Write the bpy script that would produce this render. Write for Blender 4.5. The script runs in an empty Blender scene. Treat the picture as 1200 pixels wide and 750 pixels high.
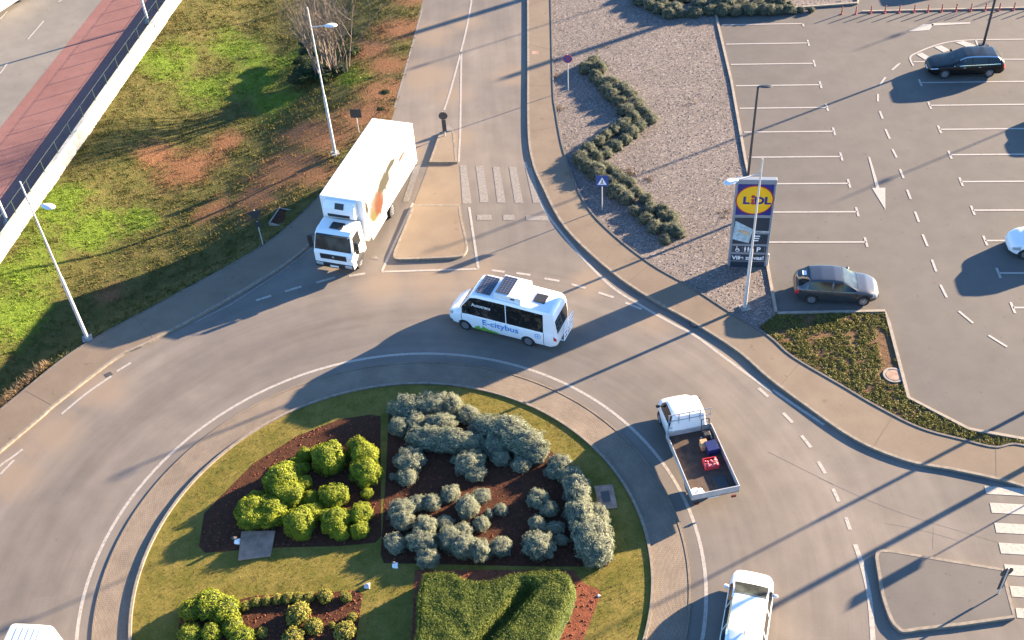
import bpy, bmesh, math, random
import numpy as np
from mathutils import Vector, Matrix, noise as mnoise
R = math.radians
random.seed(7); RNG = np.random.default_rng(7)
S = bpy.context.scene
C = S.collection
# ------------------------------------------------------------------ camera
F_PX, PITCH, ROLL, CAM_H = 1324.466, 0.7521455, -0.0712117, 40.3551
cp, sp, cr, sr = math.cos(PITCH), math.sin(PITCH), math.cos(ROLL), math.sin(ROLL)
cam = bpy.data.cameras.new('camera'); camo = bpy.data.objects.new('camera', cam); C.objects.link(camo)
cam.sensor_width = 36; cam.lens = 36*F_PX/1200; cam.clip_start = .5; cam.clip_end = 3000
_U, _F = Vector((0, sp, cp)), Vector((0, cp, -sp)); _R = Vector((1, 0, 0))
_cx = _R*cr+_U*sr; _cy = _R*-sr+_U*cr
camo.matrix_world = Matrix(((_cx.x, _cy.x, -_F.x, 0), (_cx.y, _cy.y, -_F.y, 0), (_cx.z, _cy.z, -_F.z, CAM_H), (0, 0, 0, 1)))
S.camera = camo
def G(px, py, z=0.):
    """photo pixel (1200x750) -> world xy on the plane at height z"""
    x = (px-600)/F_PX; y = -(py-375)/F_PX
    x, y = x*cr-y*sr, x*sr+y*cr
    d = (x, cp+y*sp, -sp+y*cp); t = (z-CAM_H)/d[2]
    return (d[0]*t, d[1]*t)
def Z(ox, oy, pts, s=3.947, z=0.):
    return [G(ox+a/s, oy+b/s, z) for a, b in pts]
# ------------------------------------------------------------------ light
SUN_AZ, SUN_EL = 25.6, 13.6          # direction towards the sun, degrees from +X
SD = (math.cos(R(SUN_AZ)), math.sin(R(SUN_AZ)))
w = bpy.data.worlds.new('World'); S.world = w; w.use_nodes = True
nt = w.node_tree; bg = nt.nodes['Background']
sky = nt.nodes.new('ShaderNodeTexSky'); sky.sky_type = 'NISHITA'; sky.sun_disc = False
sky.sun_elevation = R(SUN_EL); sky.sun_rotation = R(90-SUN_AZ); sky.air_density = 1.0; sky.dust_density = .3; sky.ozone_density = 5.0
nt.links.new(sky.outputs[0], bg.inputs[0]); bg.inputs[1].default_value = .076
sl = bpy.data.lights.new('sun', 'SUN'); so = bpy.data.objects.new('sun', sl); C.objects.link(so)
sl.energy = 5; sl.angle = R(.55); sl.color = (1, .77, .51)
so.rotation_euler = (R(90-SUN_EL), 0, R(SUN_AZ+90)); so.location = (30, 60, 60)
vs = S.view_settings; vs.view_transform = 'Standard'; vs.look = 'None'; vs.gamma = 1; vs.exposure = 2.88
# ------------------------------------------------------------------ materials
def _m(name):
    m = bpy.data.materials.new(name); m.use_nodes = True
    return m, m.node_tree, m.node_tree.nodes['Principled BSDF']
def mat(name, col, rough=.6, metal=0, var=.0, scale=2., bump=0., bscale=60., coat=0., spec=.5):
    m, t, p = _m(name)
    p.inputs['Base Color'].default_value = (*col, 1); p.inputs['Roughness'].default_value = rough
    p.inputs['Metallic'].default_value = metal; p.inputs['Coat Weight'].default_value = coat
    p.inputs['Coat Roughness'].default_value = .06; p.inputs['Specular IOR Level'].default_value = spec
    if var or bump:
        tc = t.nodes.new('ShaderNodeTexCoord')
    if var:
        n = t.nodes.new('ShaderNodeTexNoise'); n.inputs['Scale'].default_value = scale; n.inputs['Detail'].default_value = 6
        t.links.new(tc.outputs['Object'], n.inputs['Vector'])
        mr = t.nodes.new('ShaderNodeMapRange'); mr.inputs[1].default_value = .3; mr.inputs[2].default_value = .7
        mr.inputs[3].default_value = 1-var; mr.inputs[4].default_value = 1+var
        t.links.new(n.outputs['Fac'], mr.inputs[0])
        mx = t.nodes.new('ShaderNodeMix'); mx.data_type = 'RGBA'; mx.blend_type = 'MULTIPLY'; mx.inputs[0].default_value = 1
        mx.inputs[6].default_value = (*col, 1); t.links.new(mr.outputs[0], mx.inputs[7])
        t.links.new(mx.outputs[2], p.inputs['Base Color'])
    if bump:
        n2 = t.nodes.new('ShaderNodeTexNoise'); n2.inputs['Scale'].default_value = bscale; n2.inputs['Detail'].default_value = 3
        t.links.new(tc.outputs['Object'], n2.inputs['Vector'])
        b = t.nodes.new('ShaderNodeBump'); b.inputs['Strength'].default_value = bump; b.inputs['Distance'].default_value = .02
        t.links.new(n2.outputs['Fac'], b.inputs['Height']); t.links.new(b.outputs[0], p.inputs['Normal'])
    return m
class NB:
    """small node helper"""
    def __init__(s, t): s.t = t
    def new(s, k, **kw):
        n = s.t.nodes.new(k)
        for a, b in kw.items(): setattr(n, a, b)
        return n
    def link(s, a, b): s.t.links.new(a, b)
    def pos(s): return s.new('ShaderNodeNewGeometry').outputs['Position']
    def noise(s, vec, scale, detail=5, rough=.55):
        n = s.new('ShaderNodeTexNoise'); n.inputs['Scale'].default_value = scale; n.inputs['Detail'].default_value = detail
        n.inputs['Roughness'].default_value = rough; s.link(vec, n.inputs['Vector']); return n.outputs['Fac']
    def rng(s, v, a, b, c, d, smooth=False):
        n = s.new('ShaderNodeMapRange'); n.clamp = True
        if smooth: n.interpolation_type = 'SMOOTHSTEP'
        for i, q in enumerate((a, b, c, d)): n.inputs[i+1].default_value = q
        s.link(v, n.inputs[0]); return n.outputs[0]
    def math(s, op, a, b=None):
        n = s.new('ShaderNodeMath', operation=op)
        for i, q in enumerate((a, b)):
            if q is None: continue
            if isinstance(q, (int, float)): n.inputs[i].default_value = q
            else: s.link(q, n.inputs[i])
        return n.outputs[0]
    def mix(s, f, a, b, mode='MIX'):
        n = s.new('ShaderNodeMix', data_type='RGBA', blend_type=mode)
        for i, q in ((0, f), (6, a), (7, b)):
            if isinstance(q, (int, float)): n.inputs[i].default_value = q
            elif isinstance(q, tuple): n.inputs[i].default_value = (*q, 1)
            else: s.link(q, n.inputs[i])
        return n.outputs[2]
    def bump(s, h, strength, dist):
        b = s.new('ShaderNodeBump'); b.inputs['Strength'].default_value = strength; b.inputs['Distance'].default_value = dist
        s.link(h, b.inputs['Height']); return b.outputs[0]
def blobs(n, P, lst, amp=3.4):
    """1 inside the soft world-space patches (x, y, radius), broken up by noise"""
    warp = n.math('ADD', n.math('MULTIPLY', n.noise(P, .34, 4, .6), .9), n.math('MULTIPLY', n.noise(P, 1.6, 7, .72), .7)); acc = None
    for (x, y, r) in lst:
        vm = n.new('ShaderNodeVectorMath', operation='DISTANCE')
        mp = n.new('ShaderNodeVectorMath', operation='MULTIPLY'); mp.inputs[1].default_value = (1, 1, 0); n.link(P, mp.inputs[0])
        n.link(mp.outputs[0], vm.inputs[0]); vm.inputs[1].default_value = (x, y, 0)
        d = n.math('ADD', vm.outputs['Value'], n.math('MULTIPLY', n.math('SUBTRACT', warp, .8), r*amp))
        f = n.rng(d, r*.2, r*1.35, 1, 0, True)
        acc = f if acc is None else n.math('MAXIMUM', acc, f)
    return acc
DUST = [(*G(x, y), r) for x, y, r in ((500, 40, 2.2), (500, 90, 2.2), (530, 110, 1.6), (478, 175, 1.5), (540, 160, 1.2), (505, 330, 1.8), (450, 335, 1.5), (120, 455, 1.5), (60, 510, 1.8), (15, 560, 1.6), (690, 330, 1.2), (765, 378, 1.2), (545, 25, 1.5), (600, 90, 1.5), (560, 320, 1.4), (860, 420, 1.))]
def asphalt(name, col, worn, grain=.16, tracks=False):
    m, t, p = _m(name); n = NB(t); P = n.pos()
    big = n.noise(P, .11, 4); mid = n.noise(P, .8, 5); fine = n.noise(P, 22, 4, .7); spk = n.noise(P, 70, 2)
    c = n.mix(n.rng(big, .36, .66, 0, 1, True), col, worn)
    c = n.mix(1., c, n.rng(mid, .25, .75, .88, 1.1), 'MULTIPLY')
    c = n.mix(1., c, n.rng(fine, .25, .75, 1-grain, 1+grain), 'MULTIPLY')
    c = n.mix(n.rng(n.noise(P, .33, 7, .65), .6, .8, 0, .35), c, tuple(q*.62 for q in col))
    if not tracks: c = n.mix(n.rng(n.noise(P, .75, 5, .62), .60, .74, 0, .30), c, tuple(q*.72 for q in col)); c = n.mix(n.rng(n.noise(P, 2.3, 2, .4), .70, .74, 0, .35), c, tuple(q*.5 for q in col))
    if tracks:
        sx = n.new('ShaderNodeSeparateXYZ'); n.link(P, sx.inputs[0])
        dx = n.math('SUBTRACT', sx.outputs[0], -5.811); dy = n.math('SUBTRACT', sx.outputs[1], 28.012)
        r = n.math('SQRT', n.math('ADD', n.math('MULTIPLY', dx, dx), n.math('MULTIPLY', dy, dy)))
        cb = n.new('ShaderNodeCombineXYZ'); n.link(n.math('MULTIPLY', r, 1.), cb.inputs[0]); n.link(n.math('MULTIPLY', n.math('ARCTAN2', dy, dx), 1.1), cb.inputs[1])
        st = n.noise(cb.outputs[0], .95, 4, .6); near = n.rng(r, 19., 24., 1, 0, True)
        st2 = n.new('ShaderNodeMapping'); st2.inputs['Rotation'].default_value = (0, 0, .12); st2.inputs['Scale'].default_value = (1, .06, 1); n.link(P, st2.inputs[0])
        sl_ = n.noise(st2.outputs[0], .9, 4, .6)
        stk = n.mix(near, n.rng(sl_, .32, .68, .86, 1.12), n.rng(st, .32, .68, .84, 1.12)); c = n.mix(1., c, stk, 'MULTIPLY')
        # tyre-polished lane in the middle of the circulating carriageway
        lane = n.math('MULTIPLY', n.rng(r, 13.6, 14.6, 0, 1, True), n.rng(r, 16.4, 18., 1, 0, True)); c = n.mix(n.math('MULTIPLY', lane, .35), c, n.mix(1., c, (.80, .79, .79), 'MULTIPLY'))
        c = n.mix(n.math('MULTIPLY', blobs(n, P, DUST, 1.6), .75), c, (.205, .155, .11))
        c = n.mix(n.rng(n.noise(P, 1.7, 3, .5), .70, .76, 0, .3), c, (.06, .055, .052))
    n.link(c, p.inputs['Base Color']); p.inputs['Roughness'].default_value = .82
    p.inputs['Specular IOR Level'].default_value = .3
    n.link(n.bump(spk, .25, .006), p.inputs['Normal'])
    return m
M = {}
M['asphalt'] = asphalt('road_asphalt', (.128, .112, .099), (.165, .140, .118), tracks=True)
M['lot'] = asphalt('parking_asphalt', (.092, .084, .078), (.106, .095, .086), .12)
M['oldroad'] = asphalt('far_road_asphalt', (.15, .138, .12), (.175, .158, .135))
M['pave'] = asphalt('pavement_asphalt', (.140, .107, .078), (.164, .127, .092), .12)
M['isle'] = asphalt('island_paving', (.175, .132, .092), (.20, .155, .11), .12)
M['redpave'] = asphalt('red_paving', (.17, .078, .066), (.19, .092, .08), .1)
M['kerb'] = mat('kerb_concrete', (.185, .155, .122), .85, var=.25, scale=5)
M['kerb_dark'] = mat('dark_kerb', (.10, .09, .085), .85, var=.3, scale=5)
M['kerb_pale'] = mat('pale_kerb', (.24, .205, .165), .85, var=.2, scale=4)
def paint_mat(name, col, under, wear):
    m, t, p = _m(name); n = NB(t); P = n.pos()
    f = n.rng(n.noise(P, 7, 8, .7), wear-.12, wear+.12, 1, 0)
    n.link(n.mix(f, col, under), p.inputs['Base Color']); p.inputs['Roughness'].default_value = .65
    return m
M['paint'] = paint_mat('road_paint', (.315, .285, .25), (.15, .13, .115), .40)
M['paint_worn'] = paint_mat('worn_road_paint', (.235, .21, .18), (.145, .128, .113), .52)
M['paint_lot'] = paint_mat('parking_paint', (.30, .278, .255), (.13, .115, .107), .36)
M['concrete'] = mat('concrete', (.22, .20, .18), .85, var=.2, scale=3, bump=.2)
M['slab'] = mat('old_concrete_slab', (.26, .165, .12), .85, var=.3, scale=3, bump=.2)
M['whitewall'] = mat('white_rendered_wall', (.42, .385, .33), .85, var=.22, scale=1.2, bump=.15)
M['iron'] = mat('cast_iron', (.07, .065, .06), .6, .4, var=.2, scale=20)
M['galv'] = mat('galvanised_steel', (.50, .50, .50), .45, .3, var=.1, scale=3)
M['lampwhite'] = mat('lamp_housing', (.62, .62, .62), .4)
M['dark_metal'] = mat('dark_painted_steel', (.05, .05, .055), .45, .3)
M['greymetal'] = mat('grey_painted_steel', (.23, .25, .28), .45, .2)
M['white'] = mat('white_paint', (.78, .78, .78), .28, coat=.5)
M['whitebox'] = mat('white_box_panel', (.78, .78, .77), .42, var=.03, scale=.6)
M['glass'] = mat('dark_glass', (.010, .013, .015), .08, spec=.5)
M['black'] = mat('black_plastic', (.018, .018, .02), .5)
M['tyre'] = mat('tyre_rubber', (.016, .016, .017), .85)
M['rim'] = mat('alloy_rim', (.26, .265, .28), .38, .6)
M['screen'] = None
def screen():
    m, t, p = _m('windscreen_glass'); n = NB(t); tc = n.new('ShaderNodeTexCoord').outputs['Object']
    f = n.noise(tc, 1.3, 3, .5); c = n.mix(n.rng(f, .38, .66, 0, 1), (.016, .02, .02), (.06, .07, .064)); n.link(c, p.inputs['Base Color']); p.inputs['Roughness'].default_value = .07; return m  # pale mottling in the colour stands for reflections and cabin interior
M['screen'] = screen()
M['lamp'] = mat('headlamp_lens', (.34, .37, .40), .12, .2, coat=.6)
M['redlamp'] = mat('tail_lamp_lens', (.40, .015, .02), .2, coat=.6)
M['grey_paint'] = mat('grey_car_paint', (.048, .051, .060), .32, .4, coat=1.)
M['black_paint'] = mat('black_car_paint', (.006, .006, .006), .3, 0, coat=.25, spec=.25)
M['white_paint'] = mat('white_car_paint', (.74, .74, .75), .3, coat=.8)
M['chrome'] = mat('chrome_trim', (.70, .70, .70), .15, .95)
M['plate'] = mat('number_plate', (.72, .72, .70), .5)
M['blue'] = mat('sign_blue', (.022, .06, .21), .4)
M['signred'] = mat('sign_red', (.36, .02, .035), .4)
M['signwhite'] = mat('sign_white', (.75, .75, .75), .45)
M['signback'] = mat('sign_back_grey', (.045, .047, .05), .55, .3)
M['logoblue'] = mat('logo_blue', (.014, .02, .16), .4)
M['yellow'] = mat('logo_yellow', (.82, .43, .01), .4)
M['panel'] = mat('dark_slate_panel', (.022, .034, .048), .4)
M['paleblue'] = mat('pale_poster', (.33, .42, .46), .5, var=.3, scale=5)
M['beige'] = mat('poster_beige', (.45, .33, .22), .5, var=.3, scale=8)
M['redpost'] = mat('red_post_plastic', (.34, .06, .045), .5)
M['pinkband'] = mat('faded_band', (.42, .22, .20), .5)
M['solar'] = None
def solar():
    m, t, p = _m('solar_cells'); n = NB(t); tc = n.new('ShaderNodeTexCoord').outputs['Object']
    b = n.new('ShaderNodeTexBrick'); b.offset = 0; b.inputs['Scale'].default_value = 1
    b.inputs['Brick Width'].default_value = .16; b.inputs['Row Height'].default_value = .16; b.inputs['Mortar Size'].default_value = .008
    b.inputs['Color1'].default_value = (.012, .018, .04, 1); b.inputs['Color2'].default_value = (.016, .022, .045, 1); b.inputs['Mortar'].default_value = (.16, .17, .19, 1)
    n.link(tc, b.inputs['Vector']); n.link(b.outputs['Color'], p.inputs['Base Color']); p.inputs['Roughness'].default_value = .3
    return m
M['solar'] = solar()
# cobbled apron in polar coordinates round the roundabout centre
CX, CY, RK, RL = -5.811, 28.012, 11.014, 13.149
def cobble():
    m, t, p = _m('apron_setts'); n = NB(t); P = n.pos()
    sx = n.new('ShaderNodeSeparateXYZ'); n.link(P, sx.inputs[0])
    dx = n.math('SUBTRACT', sx.outputs[0], CX); dy = n.math('SUBTRACT', sx.outputs[1], CY)
    r = n.math('SQRT', n.math('ADD', n.math('MULTIPLY', dx, dx), n.math('MULTIPLY', dy, dy)))
    a = n.math('MULTIPLY', n.math('ARCTAN2', dy, dx), 11.8)
    cb = n.new('ShaderNodeCombineXYZ'); n.link(a, cb.inputs[0]); n.link(r, cb.inputs[1])
    b = n.new('ShaderNodeTexBrick'); b.inputs['Scale'].default_value = 1; b.inputs['Brick Width'].default_value = .2; b.inputs['Row Height'].default_value = .052
    b.inputs['Mortar Size'].default_value = .012; b.inputs['Color1'].default_value = (.19, .145, .105, 1); b.inputs['Color2'].default_value = (.235, .18, .13, 1)
    b.inputs['Mortar'].default_value = (.09, .075, .06, 1); n.link(cb.outputs[0], b.inputs['Vector'])
    c = n.mix(1., b.outputs['Color'], n.rng(n.noise(P, .9, 5), .3, .7, .82, 1.15), 'MULTIPLY')
    n.link(c, p.inputs['Base Color']); p.inputs['Roughness'].default_value = .85
    inv = n.math('SUBTRACT', 1., b.outputs['Fac']); n.link(n.bump(inv, .5, .01), p.inputs['Normal'])
    return m
M['cobble'] = cobble()
def gravel():
    m, t, p = _m('gravel'); n = NB(t); P = n.pos()
    v = n.new('ShaderNodeTexVoronoi'); v.inputs['Scale'].default_value = 14; n.link(P, v.inputs['Vector'])
    s = n.new('ShaderNodeSeparateColor'); n.link(v.outputs['Color'], s.inputs[0])
    cr_ = n.new('ShaderNodeValToRGB'); e = cr_.color_ramp
    e.elements[0].position = 0; e.elements[0].color = (.072, .056, .049, 1); e.elements[1].position = 1; e.elements[1].color = (.27, .235, .21, 1)
    for q, c in ((.35, (.108, .086, .076, 1)), (.7, (.135, .110, .100, 1)), (.9, (.165, .14, .126, 1))):
        k = e.elements.new(q); k.color = c
    n.link(s.outputs[0], cr_.inputs[0])
    c = n.mix(1., cr_.outputs[0], n.rng(n.noise(P, .3, 4), .3, .7, .85, 1.12), 'MULTIPLY')
    n.link(c, p.inputs['Base Color']); p.inputs['Roughness'].default_value = .9
    d = n.math('SUBTRACT', 1., v.outputs['Distance'])
    n.link(n.bump(n.math('ADD', d, n.math('MULTIPLY', s.outputs[1], .5)), .4, .025), p.inputs['Normal'])
    return m
M['gravel'] = gravel()
LUSH = [(*G(x, y, -.6), r) for x, y, r in ((300, 75, 3.4), (275, 45, 2.8), (318, 110, 2.2), (62, 242, 2.4), (103, 262, 2.0), (20, 320, 2.8), (8, 368, 2.4), (190, 70, 2.4), (215, 55, 1.8), (420, 95, 1.6), (160, 245, 1.4), (290, 60, 1.8), (240, 95, 2.2), (335, 60, 2.0))]
SOIL = [(*G(x, y, -.4), r) for x, y, r in ((340, 195, 3.0), (380, 165, 2.6), (425, 140, 2.6), (300, 225, 2.0), (455, 80, 2.2), (470, 40, 2.2), (485, 5, 1.8), (462, 110, 1.8), (440, 60, 1.8), (215, 180, 2.2), (180, 165, 1.6), (260, 150, 1.2), (445, 110, 2.0), (250, 230, 1.5), (120, 330, 1.0), (350, 150, 1.8), (375, 210, 1.6))]
def rough_grass(name, blade):
    m, t, p = _m(name); n = NB(t); P = n.pos()
    f1 = n.noise(P, 1.3, 6, .65); f2 = n.noise(P, 6, 5, .7); f3 = n.noise(P, 28, 3, .7)
    k = 1.42 if blade else 1.12
    base = n.mix(n.rng(f1, .35, .65, 0, 1), tuple(k*q for q in (.058, .056, .014)), tuple(k*q for q in (.105, .082, .028)))
    base = n.mix(n.rng(f2, .42, .68, 0, .75), base, tuple(k*q for q in (.042, .058, .012)))
    base = n.mix(blobs(n, P, LUSH, 2.6), base, n.mix(n.rng(f2, .35, .7, 0, 1), tuple(k*q for q in (.062, .105, .012)), tuple(k*q for q in (.105, .145, .014))))
    sf = blobs(n, P, SOIL, 2.1)
    if blade: sf = n.math('MULTIPLY', sf, .8)
    sf = n.math('MULTIPLY', sf, n.rng(f2, .25, .6, .25, 1))
    base = n.mix(sf, base, n.mix(n.rng(f2, .35, .7, 0, 1), (.14, .056, .028), (.22, .102, .056)))
    base = n.mix(1., base, n.rng(f3, .25, .75, .72, 1.28), 'MULTIPLY')
    n.link(base, p.inputs['Base Color']); p.inputs['Roughness'].default_value = .9; p.inputs['Specular IOR Level'].default_value = .15
    if not blade: n.link(n.bump(n.math('ADD', f2, n.math('MULTIPLY', f3, .4)), .8, .12), p.inputs['Normal'])
    return m
M['rough'] = rough_grass('rough_lawn', False); M['blade'] = rough_grass('rough_grass_blades', True)
def lawn():
    m, t, p = _m('mown_lawn'); n = NB(t); P = n.pos()
    f1 = n.noise(P, .8, 5, .6); f2 = n.noise(P, 9, 5, .7); f3 = n.noise(P, 34, 3, .75)
    c = n.mix(n.rng(f1, .35, .66, 0, 1), (.102, .092, .016), (.168, .130, .033))
    c = n.mix(n.rng(n.noise(P, 2.4, 5), .5, .7, 0, .6), c, (.080, .088, .015))
    c = n.mix(1., c, n.rng(f2, .25, .75, .78, 1.22), 'MULTIPLY'); c = n.mix(1., c, n.rng(f3, .25, .75, .75, 1.25), 'MULTIPLY')
    n.link(c, p.inputs['Base Color']); p.inputs['Roughness'].default_value = .9; p.inputs['Specular IOR Level'].default_value = .15
    n.link(n.bump(n.math('ADD', f2, f3), .5, .03), p.inputs['Normal'])
    return m
M['lawn'] = lawn()
def soilmat(name, a, b):
    m, t, p = _m(name); n = NB(t); P = n.pos()
    f = n.noise(P, 5, 6, .7); g = n.noise(P, 24, 3, .7)
    c = n.mix(n.rng(f, .3, .7, 0, 1), a, b); c = n.mix(1., c, n.rng(g, .3, .7, .7, 1.3), 'MULTIPLY')
    n.link(c, p.inputs['Base Color']); p.inputs['Roughness'].default_value = .95; p.inputs['Specular IOR Level'].default_value = .1
    n.link(n.bump(n.math('ADD', f, n.math('MULTIPLY', g, .5)), .7, .09), p.inputs['Normal'])
    return m
M['soil'] = soilmat('bed_soil', (.036, .017, .011), (.080, .032, .019))  # bed colour darkened to hold the shade under the bushes
M['mulch'] = soilmat('red_mulch', (.12, .042, .025), (.19, .066, .038))
def leafmat(name, a, b, tr=.25):
    m, t, p = _m(name); n = NB(t); P = n.pos()
    g = n.new('ShaderNodeNewGeometry').outputs['Random Per Island']
    f = n.noise(P, 2.2, 4)
    c = n.mix(n.math('MULTIPLY', n.math('ADD', g, n.rng(f, .35, .65, 0, 1)), .5), a, b)
    n.link(c, p.inputs['Base Color']); p.inputs['Roughness'].default_value = .65; p.inputs['Specular IOR Level'].default_value = .25
    tl = n.new('ShaderNodeBsdfTranslucent'); n.link(c, tl.inputs[0]); ms = n.new('ShaderNodeMixShader'); ms.inputs[0].default_value = tr
    out = t.nodes['Material Output']; n.link(p.outputs[0], ms.inputs[1]); n.link(tl.outputs[0], ms.inputs[2]); n.link(ms.outputs[0], out.inputs[0])
    return m
M['leaf_gold'] = leafmat('golden_green_leaves', (.098, .142, .010), (.30, .335, .021))
M['leaf_grey'] = leafmat('silver_grey_leaves', (.130, .150, .098), (.31, .33, .225), .15)
M['leaf_hedge'] = leafmat('hedge_leaves', (.052, .078, .010), (.15, .18, .026))
M['leaf_ros'] = leafmat('grey_green_leaves', (.072, .088, .058), (.20, .205, .15), .12)
M['leaf_cover'] = leafmat('ground_cover_leaves', (.065, .075, .014), (.20, .185, .045))
M['leaf_pale'] = leafmat('pale_yellow_leaves', (.15, .15, .02), (.30, .27, .05))
M['leaf_dark'] = leafmat('dark_green_leaves', (.016, .028, .007), (.04, .06, .014))
M['dry'] = leafmat('dry_weed_stalks', (.13, .085, .045), (.26, .18, .10), .1)
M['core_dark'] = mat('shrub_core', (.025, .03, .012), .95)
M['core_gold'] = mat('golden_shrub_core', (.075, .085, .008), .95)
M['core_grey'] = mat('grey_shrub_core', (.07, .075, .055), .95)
M['bark'] = mat('grey_bark', (.15, .12, .098), .9, var=.3, scale=6)
# ------------------------------------------------------------------ mesh helpers
def tag(o, label=None, cat=None, group=None, kind=None):
    if label: o['label'] = label
    if cat: o['category'] = cat
    if group: o['group'] = group
    if kind: o['kind'] = kind
    return o
def link(name, me, parent=None):
    o = bpy.data.objects.new(name, me); C.objects.link(o)
    if parent: o.parent = parent
    return o
def empty(name, loc, rz=0, label=None, cat=None, group=None):
    o = bpy.data.objects.new(name, None); C.objects.link(o); o.empty_display_size = .2
    o.location = loc; o.rotation_euler = (0, 0, rz); return tag(o, label, cat, group)
def copy_tree(o, parent=None):
    c = o.copy(); C.objects.link(c)
    if parent: c.parent = parent
    for ch in list(o.children): copy_tree(ch, c)
    return c
class MB:
    def __init__(s): s.v = []; s.f = []; s.mi = []
    def add(s, vs, fs, mi=0):
        k = len(s.v); s.v += [tuple(q) for q in vs]; s.f += [tuple(i+k for i in f) for f in fs]; s.mi += [mi]*len(fs); return s
    def box(s, cx, cy, cz, sx, sy, sz, rz=0, mi=0):
        c, d = math.cos(rz), math.sin(rz); vs = []
        for z in (-1, 1):
            for x, y in ((-1, -1), (1, -1), (1, 1), (-1, 1)):
                a, b = x*sx/2, y*sy/2; vs.append((cx+a*c-b*d, cy+a*d+b*c, cz+z*sz/2))
        return s.add(vs, [(3, 2, 1, 0), (4, 5, 6, 7), (0, 1, 5, 4), (1, 2, 6, 5), (2, 3, 7, 6), (3, 0, 4, 7)], mi)
    def tube(s, pts, rad, n=8, mi=0, cap=True):
        pts = [Vector(p) for p in pts]; rad = rad if isinstance(rad, (list, tuple)) else [rad]*len(pts); rings = []
        k = len(s.v)
        for i, p in enumerate(pts):
            d = (pts[min(i+1, len(pts)-1)]-pts[max(i-1, 0)]).normalized()
            u = d.cross(Vector((0, 0, 1)) if abs(d.z) < .95 else Vector((1, 0, 0))).normalized(); q = d.cross(u)
            for j in range(n):
                a = 2*math.pi*j/n; s.v.append(tuple(p+(u*math.cos(a)+q*math.sin(a))*rad[i]))
        for i in range(len(pts)-1):
            for j in range(n):
                a, b = k+i*n+j, k+i*n+(j+1) % n; s.f.append((a, a+n, b+n, b)); s.mi.append(mi)
        if cap:
            s.f.append(tuple(k+j for j in range(n))); s.f.append(tuple(k+(len(pts)-1)*n+j for j in range(n-1, -1, -1))); s.mi += [mi]*2
        return s
    def lathe(s, prof, n=20, axis='z', c=(0, 0, 0), mi=0):
        k = len(s.v); m = len(prof)
        for j in range(n):
            a = 2*math.pi*j/n
            for r, h in prof:
                if axis == 'z': q = (r*math.cos(a), r*math.sin(a), h)
                elif axis == 'y': q = (r*math.cos(a), h, r*math.sin(a))
                else: q = (h, r*math.cos(a), r*math.sin(a))
                s.v.append((q[0]+c[0], q[1]+c[1], q[2]+c[2]))
        for j in range(n):
            for i in range(m-1):
                a = k+j*m+i; b = k+((j+1) % n)*m+i; s.f.append((a, b, b+1, a+1)); s.mi.append(mi)
        return s
    def prism(s, poly, z0, z1, mi=0, bottom=False):
        n = len(poly); k = len(s.v)
        s.v += [(x, y, z0) for x, y in poly]+[(x, y, z1) for x, y in poly]
        for i in range(n):
            j = (i+1) % n; s.f.append((k+i, k+j, k+n+j, k+n+i)); s.mi.append(mi)
        s.f.append(tuple(k+n+i for i in range(n))); s.mi.append(mi)
        if bottom: s.f.append(tuple(k+i for i in range(n-1, -1, -1))); s.mi.append(mi)
        return s
    def mesh(s, name, mats, smooth=None):
        me = bpy.data.meshes.new(name); me.from_pydata(s.v, [], s.f)
        for m in (mats if isinstance(mats, (list, tuple)) else [mats]): me.materials.append(m)
        me.polygons.foreach_set('material_index', s.mi)
        bm = bmesh.new(); bm.from_mesh(me); bmesh.ops.recalc_face_normals(bm, faces=bm.faces); bm.to_mesh(me); bm.free()
        if smooth: me.shade_smooth(); me.set_sharp_from_angle(angle=R(smooth))
        me.update(); return me
    def build(s, name, mats, parent=None, smooth=None, bevel=0):
        o = link(name, s.mesh(name, mats, smooth), parent)
        if bevel:
            b = o.modifiers.new('bevel', 'BEVEL'); b.width = bevel; b.segments = 2; b.limit_method = 'ANGLE'; b.angle_limit = R(40)
        return o
def smoothline(pts, n=6, closed=False):
    P = [Vector((*p[:2], 0)) for p in pts]; out = []; m = len(P)
    for i in range(m if closed else m-1):
        if closed: a, b, c, d = P[i-1], P[i], P[(i+1) % m], P[(i+2) % m]
        else: a, b, c, d = P[max(i-1, 0)], P[i], P[i+1], P[min(i+2, m-1)]
        for k in range(n):
            t = k/n; q = .5*((2*b)+(c-a)*t+(2*a-5*b+4*c-d)*t*t+(3*b-a-3*c+d)*t**3); out.append((q.x, q.y))
    if not closed: out.append((P[-1].x, P[-1].y))
    return out
def offset(pts, d, closed=False):
    out = []; m = len(pts)
    for i in range(m):
        a = Vector(pts[i-1] if (closed or i) else pts[0]); b = Vector(pts[(i+1) % m] if (closed or i < m-1) else pts[-1])
        t = (b-a).normalized(); out.append((pts[i][0]-t.y*d, pts[i][1]+t.x*d))
    return out
def strip(mb, pts, wd, z, closed=False, mi=0):
    """flat painted line of width wd"""
    a, b = offset(pts, wd/2, closed), offset(pts, -wd/2, closed); n = len(pts)
    vs = [(*p, z) for p in a]+[(*p, z) for p in b]
    return mb.add(vs, [(i, (i+1) % n, n+(i+1) % n, n+i) for i in range(n if closed else n-1)], mi)
def kerb(mb, pts, wd, z1, z0=-.06, closed=False, side=1, mi=0):
    """kerb stone of width wd to one side of the polyline"""
    b = offset(pts, side*wd, closed); n = len(pts)
    for i in range(n if closed else n-1):
        j = (i+1) % n
        q = [(*pts[i], z0), (*pts[j], z0), (*b[j], z0), (*b[i], z0), (*pts[i], z1), (*pts[j], z1), (*b[j], z1), (*b[i], z1)]
        mb.add(q, [(4, 5, 6, 7), (0, 1, 5, 4), (3, 7, 6, 2)]+([] if closed or 0 < i < n-2 else [(0, 4, 7, 3), (1, 2, 6, 5)]), mi)
    return mb
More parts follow.
